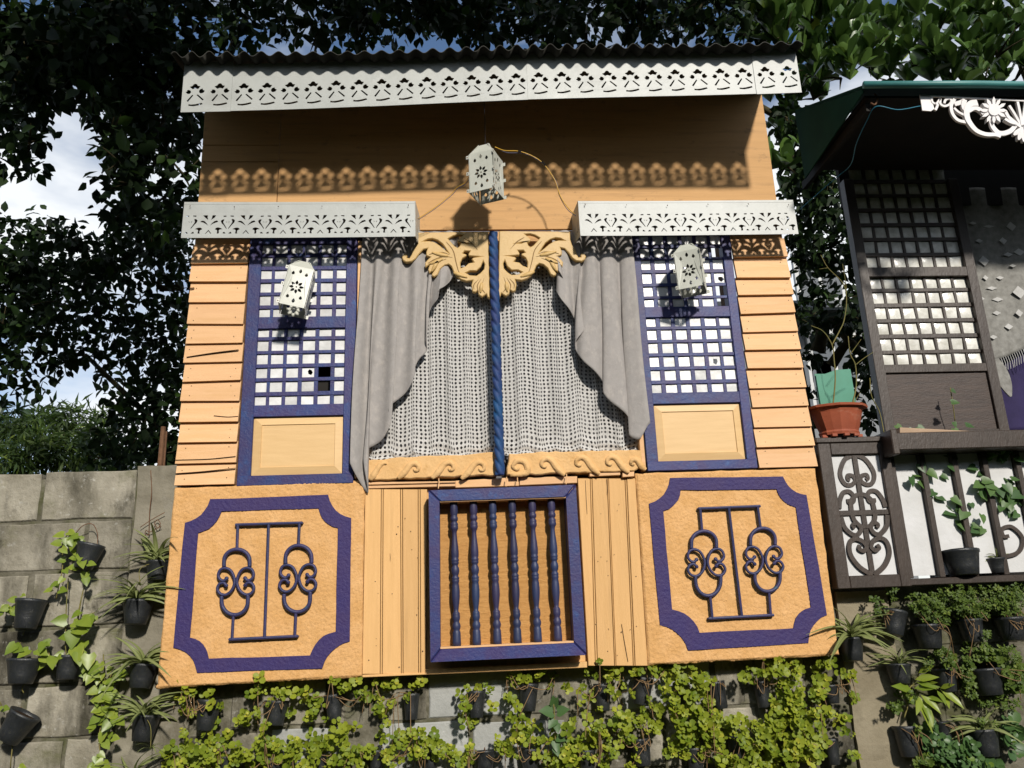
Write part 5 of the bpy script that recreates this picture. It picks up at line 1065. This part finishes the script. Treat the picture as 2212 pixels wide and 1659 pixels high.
PR1 = [  # upper row under the facade, left to right: crop, pot(cx,cy,w,h,tilt), clumps
    (B8, (310, 430, 165, 200, .08), [(180, 215, 70, 40), (330, 270, 80, 50), (160, 290, 70, 40), (200, 400, 60, 60), (330, 390, 60, 60), (130, 560, 50, 55), (340, 480, 40, 40), (415, 395, 22, 40)], 46, 'leftmost creeper pot just under the facade, below the left plaster panel'),
    (B8, (790, 415, 170, 160, .06), [(680, 170, 18, 22), (650, 270, 60, 50), (790, 250, 90, 50), (900, 290, 70, 50), (560, 440, 45, 40), (640, 440, 60, 60), (700, 520, 60, 40), (910, 430, 40, 40), (780, 345, 50, 30)], 52, 'second creeper pot from the left under the facade, its leaves spread wide'),
    (B8, (1205, 375, 130, 160, -.12), [(1200, 180, 45, 30), (1270, 220, 50, 50), (1340, 180, 30, 30), (1310, 260, 70, 40), (1420, 280, 50, 50), (1020, 300, 60, 50), (1060, 400, 70, 60), (1100, 330, 40, 40), (1180, 490, 60, 40), (1250, 540, 70, 60), (1320, 510, 40, 40), (1110, 590, 80, 60)], 70, 'third creeper pot from the left under the facade, beside a mossy strip'),
    (B8, (1735, 375, 115, 170, 0), [(1500, 220, 60, 50), (1590, 230, 60, 50), (1640, 220, 30, 30), (1770, 200, 50, 40), (1510, 330, 40, 60), (1570, 400, 50, 60), (1550, 520, 50, 60), (1700, 540, 50, 80), (1590, 620, 60, 50), (1840, 580, 50, 60), (1880, 640, 40, 40), (1720, 300, 40, 30)], 66, 'creeper pot with long bare stems under the left edge of the baluster window'),
    (D1, (148, 415, 115, 160, .02), [(170, 285, 40, 25), (75, 350, 35, 40), (70, 430, 40, 60), (90, 530, 50, 40), (225, 340, 18, 40), (235, 440, 18, 40)], 30, 'nearly bare creeper pot under the middle of the baluster window'),
    (D1, (478, 370, 125, 165, .08), [(395, 205, 45, 40), (430, 250, 60, 40), (545, 200, 40, 20), (520, 245, 35, 35), (640, 270, 30, 40), (730, 285, 28, 30), (370, 350, 30, 40), (380, 510, 40, 50), (440, 500, 30, 25), (400, 420, 25, 40)], 44, 'creeper pot under the right part of the baluster window with a loose leaf ball'),
    (D1, (955, 370, 120, 160, .06), [(930, 140, 14, 20), (880, 200, 40, 50), (960, 215, 60, 50), (1070, 220, 40, 50), (890, 345, 35, 35), (830, 400, 30, 40), (905, 440, 35, 30), (1010, 340, 40, 40), (1045, 430, 30, 35), (820, 310, 25, 40), (870, 510, 35, 45)], 52, 'creeper pot under the right vertical planks, left of a shiny tilted pot'),
    (D1, (1195, 330, 135, 165, .22), [(1225, 140, 60, 45), (1190, 215, 60, 35), (1290, 190, 50, 40), (1380, 190, 70, 45), (1095, 330, 50, 50), (1250, 360, 30, 35), (1230, 430, 35, 35)], 46, 'shiny tilted pot with creeper under the gap beside the right plaster panel'),
    (D1, (1470, 350, 60, 160, 0), [(1530, 155, 50, 40), (1440, 240, 90, 60), (1540, 270, 90, 60), (1380, 330, 60, 60), (1450, 390, 80, 80), (1560, 400, 90, 80), (1430, 480, 60, 50), (1640, 450, 60, 60), (1330, 460, 60, 50)], 110, 'creeper pot buried in bright leaves under the right plaster panel'),
    (D1, (1712, 355, 120, 165, -.12), [(1640, 500, 80, 60), (1600, 300, 50, 50), (1700, 590, 80, 60), (1660, 280, 30, 20)], 40, 'tilted bare sided creeper pot under the middle of the right plaster panel'),
    (D1, (1988, 350, 110, 160, 0), [(2010, 130, 60, 45), (2100, 160, 70, 60), (1960, 210, 90, 50), (2080, 230, 90, 70), (1900, 260, 90, 40), (2170, 200, 60, 60), (2150, 330, 80, 70), (2160, 430, 60, 60), (2060, 400, 50, 50)], 96, 'rightmost creeper pot just under the facade, below the right plaster panel'),
]
for i, (f, p, cl, n, lab) in enumerate(PR1): creeper(lab, (p[0], p[1], p[2], p[3], 1.8433 if f is B8 else 1.7015, p[4]), f, cl, n, 60 + i)
PR2 = [  # lower row at the bottom edge
    (B8, (450, 800, 130, 150, 0), [(60, 660, 60, 40), (230, 670, 90, 60), (350, 600, 70, 50), (440, 600, 60, 50), (120, 740, 110, 60), (330, 720, 110, 80), (460, 720, 110, 80), (540, 660, 50, 50)], 120, 'bright creeper mass at the bottom edge below the leftmost pots'),
    (B8, (770, 800, 120, 130, 0), [(640, 680, 60, 50), (760, 640, 70, 50), (850, 690, 80, 60), (940, 650, 60, 60), (700, 600, 60, 40), (910, 760, 60, 50), (680, 760, 70, 40)], 74, 'creeper pot at the bottom edge below the second upper pot'),
    (B8, (1105, 780, 110, 140, 0), [(1090, 660, 60, 50), (1200, 620, 80, 50), (1290, 680, 80, 60), (1150, 740, 70, 50), (1030, 740, 60, 60), (1250, 750, 80, 50)], 74, 'creeper pot at the bottom edge below the mossy strip'),
    (B8, (1490, 760, 110, 150, 0), [(1410, 680, 60, 40), (1530, 690, 60, 40), (1680, 620, 50, 50), (1780, 680, 50, 50), (1620, 740, 70, 50), (1740, 570, 40, 40), (1370, 730, 60, 50)], 62, 'creeper pot at the bottom edge left of the baluster window'),
    (B8, (1868, 740, 110, 150, 0), [(1860, 590, 50, 50), (1800, 690, 60, 50), (1960, 690, 60, 50), (2040, 730, 60, 40), (1900, 640, 50, 30)], 46, 'creeper pot at the bottom edge under the left part of the baluster window'),
    (D1, (205, 775, 130, 120, 0), [(110, 720, 50, 50), (20, 760, 40, 50), (290, 660, 40, 50), (330, 690, 50, 60), (120, 670, 30, 20)], 34, 'creeper pot at the bottom edge under the middle of the baluster window'),
    (D1, (490, 770, 130, 130, .05), [(440, 620, 60, 50), (560, 620, 80, 60), (490, 570, 40, 40), (560, 720, 60, 40), (640, 760, 60, 60), (420, 740, 25, 40), (740, 760, 90, 60)], 66, 'creeper pot at the bottom edge under the right of the baluster window'),
    (D1, (860, 780, 120, 130, 0), [(740, 560, 50, 40), (740, 680, 80, 60), (850, 640, 60, 60), (940, 570, 70, 60), (870, 740, 40, 50), (1010, 680, 50, 60), (960, 780, 50, 50), (1005, 545, 25, 30), (930, 640, 50, 60)], 80, 'creeper pot at the bottom edge under the right planks'),
    (D1, (1215, 720, 130, 160, -.05), [(1120, 500, 60, 40), (1100, 560, 70, 40), (1240, 540, 60, 45), (1120, 620, 40, 40), (1160, 710, 30, 40), (1140, 790, 40, 40), (1225, 600, 30, 20), (1300, 560, 40, 40)], 54, 'shiny black pot at the bottom edge with a second pot neck beside it'),
    (D1, (1555, 770, 120, 140, 0), [(1480, 560, 90, 70), (1610, 560, 110, 70), (1500, 660, 60, 50), (1600, 640, 110, 70), (1380, 700, 60, 50), (1700, 650, 80, 60), (1570, 720, 50, 40), (1500, 740, 40, 40), (1440, 620, 60, 60), (1720, 760, 90, 60)], 150, 'dense creeper mass at the bottom edge under the right plaster panel'),
    (D1, (1820, 690, 120, 140, 0), [(1780, 530, 70, 40), (1850, 540, 90, 60), (1960, 560, 100, 60), (1820, 620, 60, 50), (1880, 690, 60, 60), (1980, 680, 70, 80), (1800, 780, 60, 40), (1890, 780, 70, 50), (1960, 610, 90, 60)], 130, 'creeper pot in thick leaves at the bottom edge near the tan pillar'),
    (D1, (2140, 600, 110, 130, 0), [(2060, 480, 90, 70), (2150, 540, 90, 70), (2060, 600, 80, 60), (2150, 640, 80, 70), (2080, 740, 110, 90), (2180, 740, 70, 90), (2020, 780, 80, 60), (2200, 560, 60, 90), (2230, 680, 50, 90)], 170, 'thickest creeper mass left of the tan pillar at the bottom edge'),
]
for i, (f, p, cl, n, lab) in enumerate(PR2): creeper(lab, (p[0], p[1], p[2], p[3], 1.8433 if f is B8 else 1.7015, p[4]), f, cl, n, 90 + i)
creeper('black pot with straggling creeper on the left face of the tan pillar', (460, 990, 160, 160, 2.44, 0), B4, [(330, 840, 60, 60), (560, 830, 90, 50), (300, 960, 70, 80), (620, 1010, 40, 60), (400, 930, 50, 30), (420, 720, 60, 50), (330, 720, 60, 60), (120, 730, 60, 50)], 60, 120)
creeper('lower black pot with wilting creeper left of the tan pillar', (470, 1520, 150, 220, 2.44, 0), B4, [(100, 1050, 110, 130), (180, 1290, 150, 120), (330, 1180, 90, 90), (80, 1480, 90, 130), (230, 1500, 130, 120), (520, 1260, 60, 80), (600, 1320, 40, 60), (660, 1540, 40, 90), (380, 1400, 50, 50)], 150, 121)
# right hand wall garden
RG = [((990, 330, 230, 220, .25), [(900, 230, 70, 40), (1000, 60, 30, 70), (850, 130, 60, 40)], 20, 'creepd', 'tilted black pot under the scroll panel beside the spider plant', .016),
      ((1320, 460, 270, 210, .04), [(1350, 230, 130, 110), (1250, 180, 80, 90), (1450, 260, 80, 90), (1380, 330, 60, 30), (1450, 600, 50, 30), (1530, 680, 60, 50)], 150, 'creepd', 'wide black pot with fine weeds, first right of the tilted pot', .015),
      ((1728, 405, 230, 200, 0), [(1650, 180, 110, 110), (1760, 230, 110, 80), (1600, 120, 80, 80), (1850, 450, 30, 50), (1690, 690, 40, 60), (1660, 780, 60, 60), (1700, 880, 50, 50)], 150, 'creepd', 'black pot with feathery weeds in the middle of the right hand wall', .015),
      ((2080, 390, 270, 200, .02), [(2000, 150, 110, 90), (2120, 120, 110, 100), (2020, 230, 60, 40), (2070, 570, 40, 30), (1990, 570, 40, 40), (2120, 650, 50, 50)], 120, 'creepd', 'black pot under the white boards at the right edge of the picture', .017),
      ((1500, 860, 210, 200, 0), [(1440, 610, 60, 30), (1520, 700, 70, 60), (1680, 700, 50, 60), (1690, 850, 60, 60)], 60, 'creepd', 'plain black pot with small yellow green weeds above the pale drooping leaves', .016),
      ((1860, 870, 290, 230, -.03), [(1830, 620, 80, 60), (1900, 640, 70, 60), (1980, 690, 60, 60), (2050, 800, 50, 60), (2060, 920, 50, 60), (1960, 980, 40, 40), (2150, 770, 60, 50), (2150, 880, 60, 80)], 110, 'creepd', 'largest black pot on the right hand wall with leafy rim', .020),
      ((1500, 1340, 150, 180, 0), [(1330, 1290, 40, 50), (1440, 1420, 60, 60), (1330, 1430, 40, 40), (1560, 1500, 100, 60), (1640, 1480, 90, 70), (1450, 1560, 120, 60), (1640, 1600, 120, 60)], 60, 'heart', 'half hidden pot with round leaves below the pale drooping leaves', .030),
      ((1140, 1420, 230, 260, .04), [(1120, 1000, 90, 60), (1010, 1090, 90, 50), (1220, 1310, 50, 60), (1260, 1600, 90, 60), (1380, 1620, 90, 50)], 40, 'creepd', 'tall black pot beside the tan pillar at the lower right', .018)]
for i, (p, cl, n, m_, lab, sz) in enumerate(RG): creeper(lab, (p[0], p[1], p[2], p[3], 2.44, p[4]), B4, cl, int(n * 2.2), 140 + i, m_, sz, 'round' if i > 3 else 'ovate', 'pots on the right hand wall', 4)
creeper('big round leaved vine at the lower right corner of the picture', None, B4, [(2110, 1320, 90, 60), (2100, 1430, 60, 50), (2130, 1500, 60, 40), (1660, 1560, 120, 80), (1800, 1640, 160, 40)], 30, 160, 'heart', .045, 'round', 'pots on the right hand wall', 0, 'round_leaf_vine', 3)
creeper('feathery weed growing along the foot of the white infill boards', None, B4, [(1350, 130, 150, 80), (1600, 60, 200, 90), (1900, 70, 200, 100), (2120, 40, 90, 100), (1180, 130, 60, 60), (980, 30, 40, 60), (1500, 180, 160, 60), (1850, 200, 140, 60), (1750, 560, 120, 60), (2100, 300, 80, 60), (1450, 620, 90, 60), (2050, 1080, 120, 60), (1850, 1060, 90, 40), (1700, 960, 80, 60), (1330, 700, 60, 60), (1850, 1250, 120, 50)], 620, 161, 'creepd', .015, 'ovate', 'pots on the right hand wall', 0, 'trailing_weed', 4)
x = [(1480, 1180), (1600, 1150), (1720, 1180)]
pothos('large black pot with a heart leaved sprout in front of the white boards', B3, (1560, 1215, 330, 220, 2.37, 0), [[(1700, 1080), (1690, 960), (1680, 860)], [(1680, 1000), (1580, 920), (1500, 890)]], [(1700, 880), (1660, 870), (1720, 900)], 48, HL, .05, 'heart_leaf_plant')
# pale drooping leaves (split-leaf plant)
dl = T('drooping_leaf_plant', 'plant with long pale yellow green drooping leaves on the right hand wall', 'plant', B4(1250, 1000, .04))
ME = []
for v in range(2):
    V, F = LEAF['ovate']; me = bpy.data.meshes.new('leaf'); me.from_pydata((V * np.array([.75, 1, 1])).tolist(), [], F); me.polygons.foreach_set('use_smooth', [True] * len(F)); a_ = me.attributes.new('var', 'FLOAT', 'POINT'); a_.data.foreach_set('value', [.25 + .6 * v] * len(V)); me.materials.append(LF['pothos']); ME.append(me)
for a, b, dx, dy, ln in ((1230, 1000, 150, 340, 150), (1260, 1040, 90, 200, 110), (1240, 1010, -20, 160, 80), (1250, 990, 200, 170, 120), (1300, 1010, 160, 40, 100), (1430, 940, 230, 170, 130), (1430, 930, 130, -40, 80), (1400, 950, 90, 130, 90), (1180, 960, -180, -60, 110), (1190, 930, 240, -20, 110), (1200, 850, 220, -30, 110), (1210, 870, 190, 60, 90), (1230, 790, 140, -70, 80), (1150, 980, 10, 60, 50), (1300, 900, 100, -30, 80), (1460, 1000, 60, 110, 80)):
    p, q = B4(a, b, .03), B4(a + dx, b + dy, -.02); d_ = q - p; s = d_.length; inst('leaf', random.choice(ME), dl, p, leafrot(tuple(d_ / s), (.1, -1, .5)), (s * .75, s, s))
for pts in ([(1100, 1000), (1180, 900), (1230, 1000)], [(1180, 900), (1260, 880), (1430, 940)], [(1100, 1200), (1130, 1080), (1100, 1000)], [(1180, 900), (1220, 830), (1240, 780)]): mk('stem', *tube(spline([B4(a, b, .045) for a, b in pts], 5), .003, 6), M['stemg'], dl, True)
# heart-leaf vines over the ledge and railing
hv = [(1020, 40), (920, 90), (960, 190), (1100, 380), (1180, 460), (1300, 570), (1480, 680), (1560, 800), (1640, 880)]
pothos('heart leaved vine looping down across the white infill boards', B3, None, [hv, [(990, 440), (1030, 560), (1100, 590), (1180, 490)], [(1400, 640), (1500, 780), (1560, 880)]], along(hv[3:], 14, 45, 9) + [(1170, 20), (1270, 380), (1340, 600), (1490, 620), (1600, 700), (1200, 320), (1360, 570), (1620, 740)], 51, HL, .055, 'heart_leaf_vine')
hv2 = [(1220, 30), (1450, 120), (1600, 130), (1760, 90), (1900, 150), (1990, 250), (2000, 380)]
pothos('heart leaved vine creeping along the brown ledge beam', B3, None, [hv2], along(hv2[1:], 24, 50, 7) + [(1470, 150), (1590, 170), (1690, 190), (1760, 160)], 52, HL, .050, 'heart_leaf_vine')
hv3 = [(1950, 430), (1960, 560), (2000, 640), (2050, 720), (2060, 560)]
pothos('heart leaved vine hanging in front of the rightmost white board', B3, None, [hv3, [(1960, 600), (1830, 610), (1760, 620)]], [(1930, 620), (1800, 620), (1990, 590), (2040, 520), (1960, 500), (2060, 640), (2020, 720), (2080, 760)] + along(hv3, 22, 80, 8), 53, HL, .052, 'heart_leaf_vine')
hv5 = [(1760, 120), (1780, 260), (1740, 420), (1760, 560), (1700, 700), (1720, 860)]
pothos('heart leaved vine hanging straight down between the posts right of the big pot', B3, None, [hv5, [(1740, 420), (1830, 520), (1850, 680)], [(1480, 140), (1460, 300), (1420, 420)]], along(hv5, 18, 55, 11) + along([(1480, 140), (1460, 300), (1420, 420)], 8, 35, 12) + [(1830, 530), (1850, 640), (1810, 590)], 55, HL, .046, 'heart_leaf_vine')
hv4 = [(640, 1130), (1090, 1260), (1110, 1330), (1140, 1440)]
pothos('small vine with a few leaves climbing the brown wood panel', B2, None, [[(1100, 1250), (1115, 1340), (1130, 1460)], [(600, 1190), (610, 1300), (660, 1400), (690, 1540)]], [(1120, 1460), (1190, 1480), (1120, 1500), (1100, 1340), (1105, 1260), (890, 1490), (760, 1480), (870, 1500)], 54, HL, .040, 'heart_leaf_vine')
# sprout in front of the wall
sg = T('broad_leaf_sprout', 'upright sprout with broad soft green leaves in front of the pale block', 'plant', D1(650, 740, .02))
mk('stem', *tube(spline([D1(655, 740, .03), D1(650, 600, .01), D1(642, 440, 0.0), D1(640, 400, 0)], 5), .003, 6), M['stemg'], sg, True)
for a, b, dx, dy in ((645, 460, -90, -10), (655, 460, 80, -20), (642, 420, -5, -60), (655, 530, 15, 60), (650, 500, -40, 60), (655, 620, 60, 20), (650, 640, 10, 70), (640, 420, 25, -50), (650, 680, 20, 60)): p, q = D1(a, b, .0), D1(a + dx, b + dy, -.02); d_ = q - p; inst('leaf', HL[1], sg, p, leafrot(tuple(d_.normalized()), (0, -1, .5)), (d_.length,) * 3)

# ================================================================== TREES
def tree(name, label, lobes, per, kind, size, m, trunk, branches, droop=.6, group=None, seed=1, up=0.0, rosette=0, thin=1):
    global rng
    rng = np.random.default_rng(seed)
    t = T(name, label, 'tree', trunk[0], group)
    mk('trunk', *tube(spline(trunk, 6), [trunk_r * (1 - .5 * i / (6 * (len(trunk) - 1))) for trunk_r in [.16 * thin] for i in range(6 * (len(trunk) - 1) + 1)], 10), M['bark'], t, True)
    for b in branches:
        r0 = b[1]; k = 6 * (len(b[0]) - 1) + 1; mk('limb', *tube(spline(b[0], 6), [r0 * (1 - .6 * i / k) for i in range(k)], 8), M['bark'], t, True)
    tw = MB()
    for c, r in lobes:
        for _ in range(3):
            d = rng.normal(size=3); d /= np.linalg.norm(d); p = Vector(c) + Vector(d.tolist()) * r * .9; q = Vector(c) + Vector((0, .2 * r, -.1 * r)); tw.tube([q, q.lerp(p, .5) + Vector((0, 0, .04 * r)), p], [.010 * thin, .006 * thin, .002], 5)
    tw.build('twigs', M['bark'], t, True, 'stuff')
    P_, D_ = lobe_pts(lobes, per)
    if rosette:
        n = len(P_); P_ = np.repeat(P_, rosette, 0); n2 = len(P_); a = rng.uniform(0, 6.28, n2); tilt = rng.uniform(.25, .9, n2)
        base = np.repeat(rng.normal(size=(n, 3)) * .3 + np.array([0, -.25, 1]), rosette, 0); base /= np.linalg.norm(base, axis=1, keepdims=True)
        u = np.cross(base, [1, 0, 0]); u /= np.linalg.norm(u, axis=1, keepdims=True); w = np.cross(base, u)
        dirs = base * np.cos(tilt)[:, None] + (u * np.cos(a)[:, None] + w * np.sin(a)[:, None]) * np.sin(tilt)[:, None]
        outs = base + rng.normal(size=(n2, 3)) * .2 - dirs * .2; vv = np.repeat(rng.random(n) * .75, rosette) + rng.random(n2) * .25
    else:
        n2 = len(P_); dirs = D_ * .5 + rng.normal(size=(n2, 3)) * .8 + np.array([0, 0, -droop + up]); outs = rng.normal(size=(n2, 3)) * .7 + np.array([0, -.25, .8]); vv = rng.random(n2) ** 1.6
    sz = size * rng.uniform(.55, 1.2, n2)
    V, F, va = leaf_mesh(kind, P_, dirs, outs, sz, vv)
    mk('crown', V, F, LF[m], t, True, None, None, va)
    return t
rg = random.Random(11)
lob = []
for x in range(-80, 1640, 62): lob.append(L(x + rg.uniform(-20, 20), rg.uniform(15, 75), rg.uniform(.7, 1.6), rg.uniform(48, 72)))
for x in range(130, 1700, 70): lob.append(L(x + rg.uniform(-20, 20), rg.uniform(-70, -10), rg.uniform(.6, 2.2), rg.uniform(70, 95)))
for px, py, r in ((40, 70, 90), (130, 80, 90), (220, 80, 90), (310, 95, 85), (390, 120, 60), (30, 150, 80), (110, 170, 66), (250, 165, 80), (330, 190, 85), (400, 220, 60), (60, 225, 55), (25, 270, 52), (60, 300, 42), (25, 350, 40), (70, 355, 30), (300, 260, 60), (370, 290, 70), (230, 235, 48), (250, 300, 34), (330, 340, 48), (395, 370, 52), (300, 390, 30), (225, 330, 22), (350, 420, 42), (410, 440, 40), (150, 120, 80), (280, 120, 80), (200, 160, 60), (380, 170, 70), (350, 250, 60), (300, 320, 44), (420, 300, 50), (270, 260, 40), (420, 160, 60), (80, 120, 80), (20, 200, 60), (50, 260, 50), (85, 190, 50), (235, 280, 48), (255, 345, 42), (225, 400, 32), (275, 390, 45), (300, 440, 48), (250, 462, 42), (325, 480, 48), (290, 345, 40), (200, 225, 40), (170, 190, 46)): lob.append(L(px, py, rg.uniform(.55, 1.7), r))
# unseen crown lobes above the picture, added over the lane to shade and block sky
for _ in range(150):
    y = rg.uniform(-6.0, 1.6); x = rg.uniform(-4.2, 1.9); r = rg.uniform(.38, .62)
    if x + r < -1.45 + .28 * max(0, -y): z = max(2.75 + .62 * max(0, -y) + r, 1.6 + (y + 3.4) * .93 + r * 1.25) + rg.uniform(0, .8)
    else: z = max(4.35 + .62 * max(0, -y) + r * 1.15, 1.6 + (y + 3.4) * .93 + r * 1.25) + rg.uniform(0, .8)
    a_ = Vector((-4.2, 5.5, 3.2)); tt = (Vector((x, y, z)) - a_).dot(-SUN); q_ = a_ - SUN * tt
    if (q_ - Vector((x, y, z))).length < r + .9: continue
    lob.append(((x, y, z), r))
l0 = [at(180, -60, 1.1), at(240, 20, 1.05), at(300, 85, 1.0), at(335, 105, 1.0)]
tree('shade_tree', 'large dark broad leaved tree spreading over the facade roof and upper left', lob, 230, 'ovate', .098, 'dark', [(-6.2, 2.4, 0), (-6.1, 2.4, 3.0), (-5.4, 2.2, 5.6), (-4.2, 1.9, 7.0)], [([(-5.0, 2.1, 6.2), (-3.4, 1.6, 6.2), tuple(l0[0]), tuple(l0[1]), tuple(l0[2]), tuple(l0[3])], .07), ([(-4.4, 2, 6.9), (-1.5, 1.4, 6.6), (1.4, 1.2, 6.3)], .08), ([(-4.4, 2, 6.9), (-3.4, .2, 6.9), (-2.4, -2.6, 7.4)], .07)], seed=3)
lob = []
for px, py, r in ((40, 500, 46), (95, 490, 42), (150, 505, 42), (30, 560, 60), (110, 560, 62), (190, 550, 58), (250, 515, 46), (40, 640, 62), (120, 640, 60), (195, 610, 48), (30, 720, 56), (100, 715, 58), (165, 690, 40), (50, 790, 50), (120, 780, 40), (20, 850, 26), (85, 840, 20), (250, 580, 36), (330, 520, 54), (400, 560, 40), (335, 590, 26), (385, 620, 38), (280, 690, 30), (330, 720, 42), (395, 700, 46), (400, 790, 50), (330, 800, 46), (270, 780, 32), (230, 810, 26), (265, 850, 42), (310, 880, 56), (385, 880, 50), (250, 900, 30), (330, 960, 60), (390, 970, 46), (270, 970, 44), (215, 985, 34), (410, 640, 50), (420, 740, 50), (420, 840, 50), (420, 940, 50), (360, 540, 50), (300, 540, 40), (370, 680, 40), (360, 760, 50), (360, 840, 50), (210, 580, 50), (70, 600, 60), (70, 680, 60), (150, 600, 56), (0, 600, 60), (0, 690, 60), (0, 780, 50), (300, 930, 50), (240, 950, 40), (410, 480, 50), (360, 480, 50), (290, 490, 40), (410, 1000, 50), (350, 1010, 50), (285, 600, 36), (250, 660, 42), (210, 665, 40), (235, 720, 38), (295, 745, 32), (200, 765, 34), (300, 640, 24), (165, 750, 40), (240, 560, 44), (340, 650, 30), (310, 700, 30)): lob.append(L(px, py, rg.uniform(2.0, 3.2), r))
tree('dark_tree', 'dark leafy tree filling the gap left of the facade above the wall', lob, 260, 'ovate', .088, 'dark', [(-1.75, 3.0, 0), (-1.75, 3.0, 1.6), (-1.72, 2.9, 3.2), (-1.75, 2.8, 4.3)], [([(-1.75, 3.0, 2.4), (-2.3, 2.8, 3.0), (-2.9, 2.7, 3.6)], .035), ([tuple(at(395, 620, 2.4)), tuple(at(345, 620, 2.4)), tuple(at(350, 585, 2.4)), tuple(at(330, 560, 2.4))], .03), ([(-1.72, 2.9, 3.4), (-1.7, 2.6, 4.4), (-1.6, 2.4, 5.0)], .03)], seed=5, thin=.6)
lob = [L(px, py, rg.uniform(5, 6.5), r) for px, py, r in ((20, 940, 42), (90, 925, 46), (160, 905, 40), (60, 985, 56), (140, 975, 58), (215, 950, 42), (20, 1010, 40), (190, 1010, 40), (270, 1000, 40), (230, 900, 24))]
tree('sunlit_bush', 'yellow green bushy tree in the sun beyond the wall at left', lob, 1000, 'slim', .15, 'bush', [(-4.6, 6, 0), (-4.5, 6, 1.5), (-4.4, 5.8, 2.8)], [([(-4.4, 5.9, 2.2), (-3.6, 5.8, 3.2)], .04)], seed=6, droop=.3)
lob = [L(px, py, rg.uniform(7, 8), r) for px, py, r in ((30, 900, 30), (-30, 930, 40), (110, 880, 14))]
tree('far_tree', 'hazy green far tree at the left edge behind the sunlit bush', lob, 300, 'slim', .3, 'mid', [(-7.5, 8, 0), (-7.5, 8, 2), (-7.4, 7.8, 4)], [], seed=8)
lob = []
for px, py, r in ((1610, 45, 46), (1660, 20, 55), (1700, 70, 60), (1760, 30, 60), (1800, 95, 62), (1850, 40, 62), (1880, 120, 58), (1930, 60, 66), (1980, 130, 62), (2030, 60, 66), (2080, 130, 60), (2110, 40, 60), (2160, 110, 62), (2200, 50, 55), (2200, 160, 52), (2130, 175, 40), (1760, 150, 56), (1720, 150, 42), (1700, 215, 42), (1760, 205, 40), (1690, 280, 40), (1720, 300, 30), (1700, 350, 42), (1730, 400, 40), (1820, 160, 44), (1930, 170, 40), (2040, 175, 40), (1650, 90, 30)): lob.append(L(px, py, rg.uniform(.75, 1.8), r))
tree('jackfruit_tree', 'glossy big leaved tree in the sun above the dark house', lob, 40, 'obov', .155, 'big', [(4.6, 2.6, 0), (4.5, 2.4, 2.4), (4.2, 2.0, 4.2)], [([(4.3, 2.3, 3.6), (3.2, 1.7, 4.5), (2.1, 1.4, 5.0)], .05), ([(4.3, 2.2, 3.9), (4.4, 1.6, 4.8), (4.2, 1.4, 5.4)], .05)], seed=7, rosette=6)
lob = [L(px, py, rg.uniform(.9, 2.2), r) for px, py, r in ((1745, 470, 46), (1790, 440, 50), (1830, 470, 46), (1760, 540, 46), (1800, 530, 40), (1840, 560, 36), (1745, 600, 26), (1745, 690, 34), (1785, 720, 34), (1815, 690, 26), (1760, 770, 26), (1850, 660, 22), (1860, 780, 26), (1855, 860, 30), (1745, 900, 26), (1880, 900, 26), (1770, 390, 40), (1770, 1000, 30), (1710, 250, 40), (1735, 300, 44), (1715, 340, 40), (1740, 380, 40), (1720, 430, 44), (1800, 400, 44), (1730, 520, 40), (1770, 470, 44), (1740, 560, 36), (1820, 600, 30), (1880, 700, 40), (1880, 800, 40), (1730, 650, 26), (1780, 640, 30), (1830, 640, 26), (1760, 700, 30), (1850, 720, 34), (1745, 850, 24), (1870, 620, 34), (1860, 540, 34))]
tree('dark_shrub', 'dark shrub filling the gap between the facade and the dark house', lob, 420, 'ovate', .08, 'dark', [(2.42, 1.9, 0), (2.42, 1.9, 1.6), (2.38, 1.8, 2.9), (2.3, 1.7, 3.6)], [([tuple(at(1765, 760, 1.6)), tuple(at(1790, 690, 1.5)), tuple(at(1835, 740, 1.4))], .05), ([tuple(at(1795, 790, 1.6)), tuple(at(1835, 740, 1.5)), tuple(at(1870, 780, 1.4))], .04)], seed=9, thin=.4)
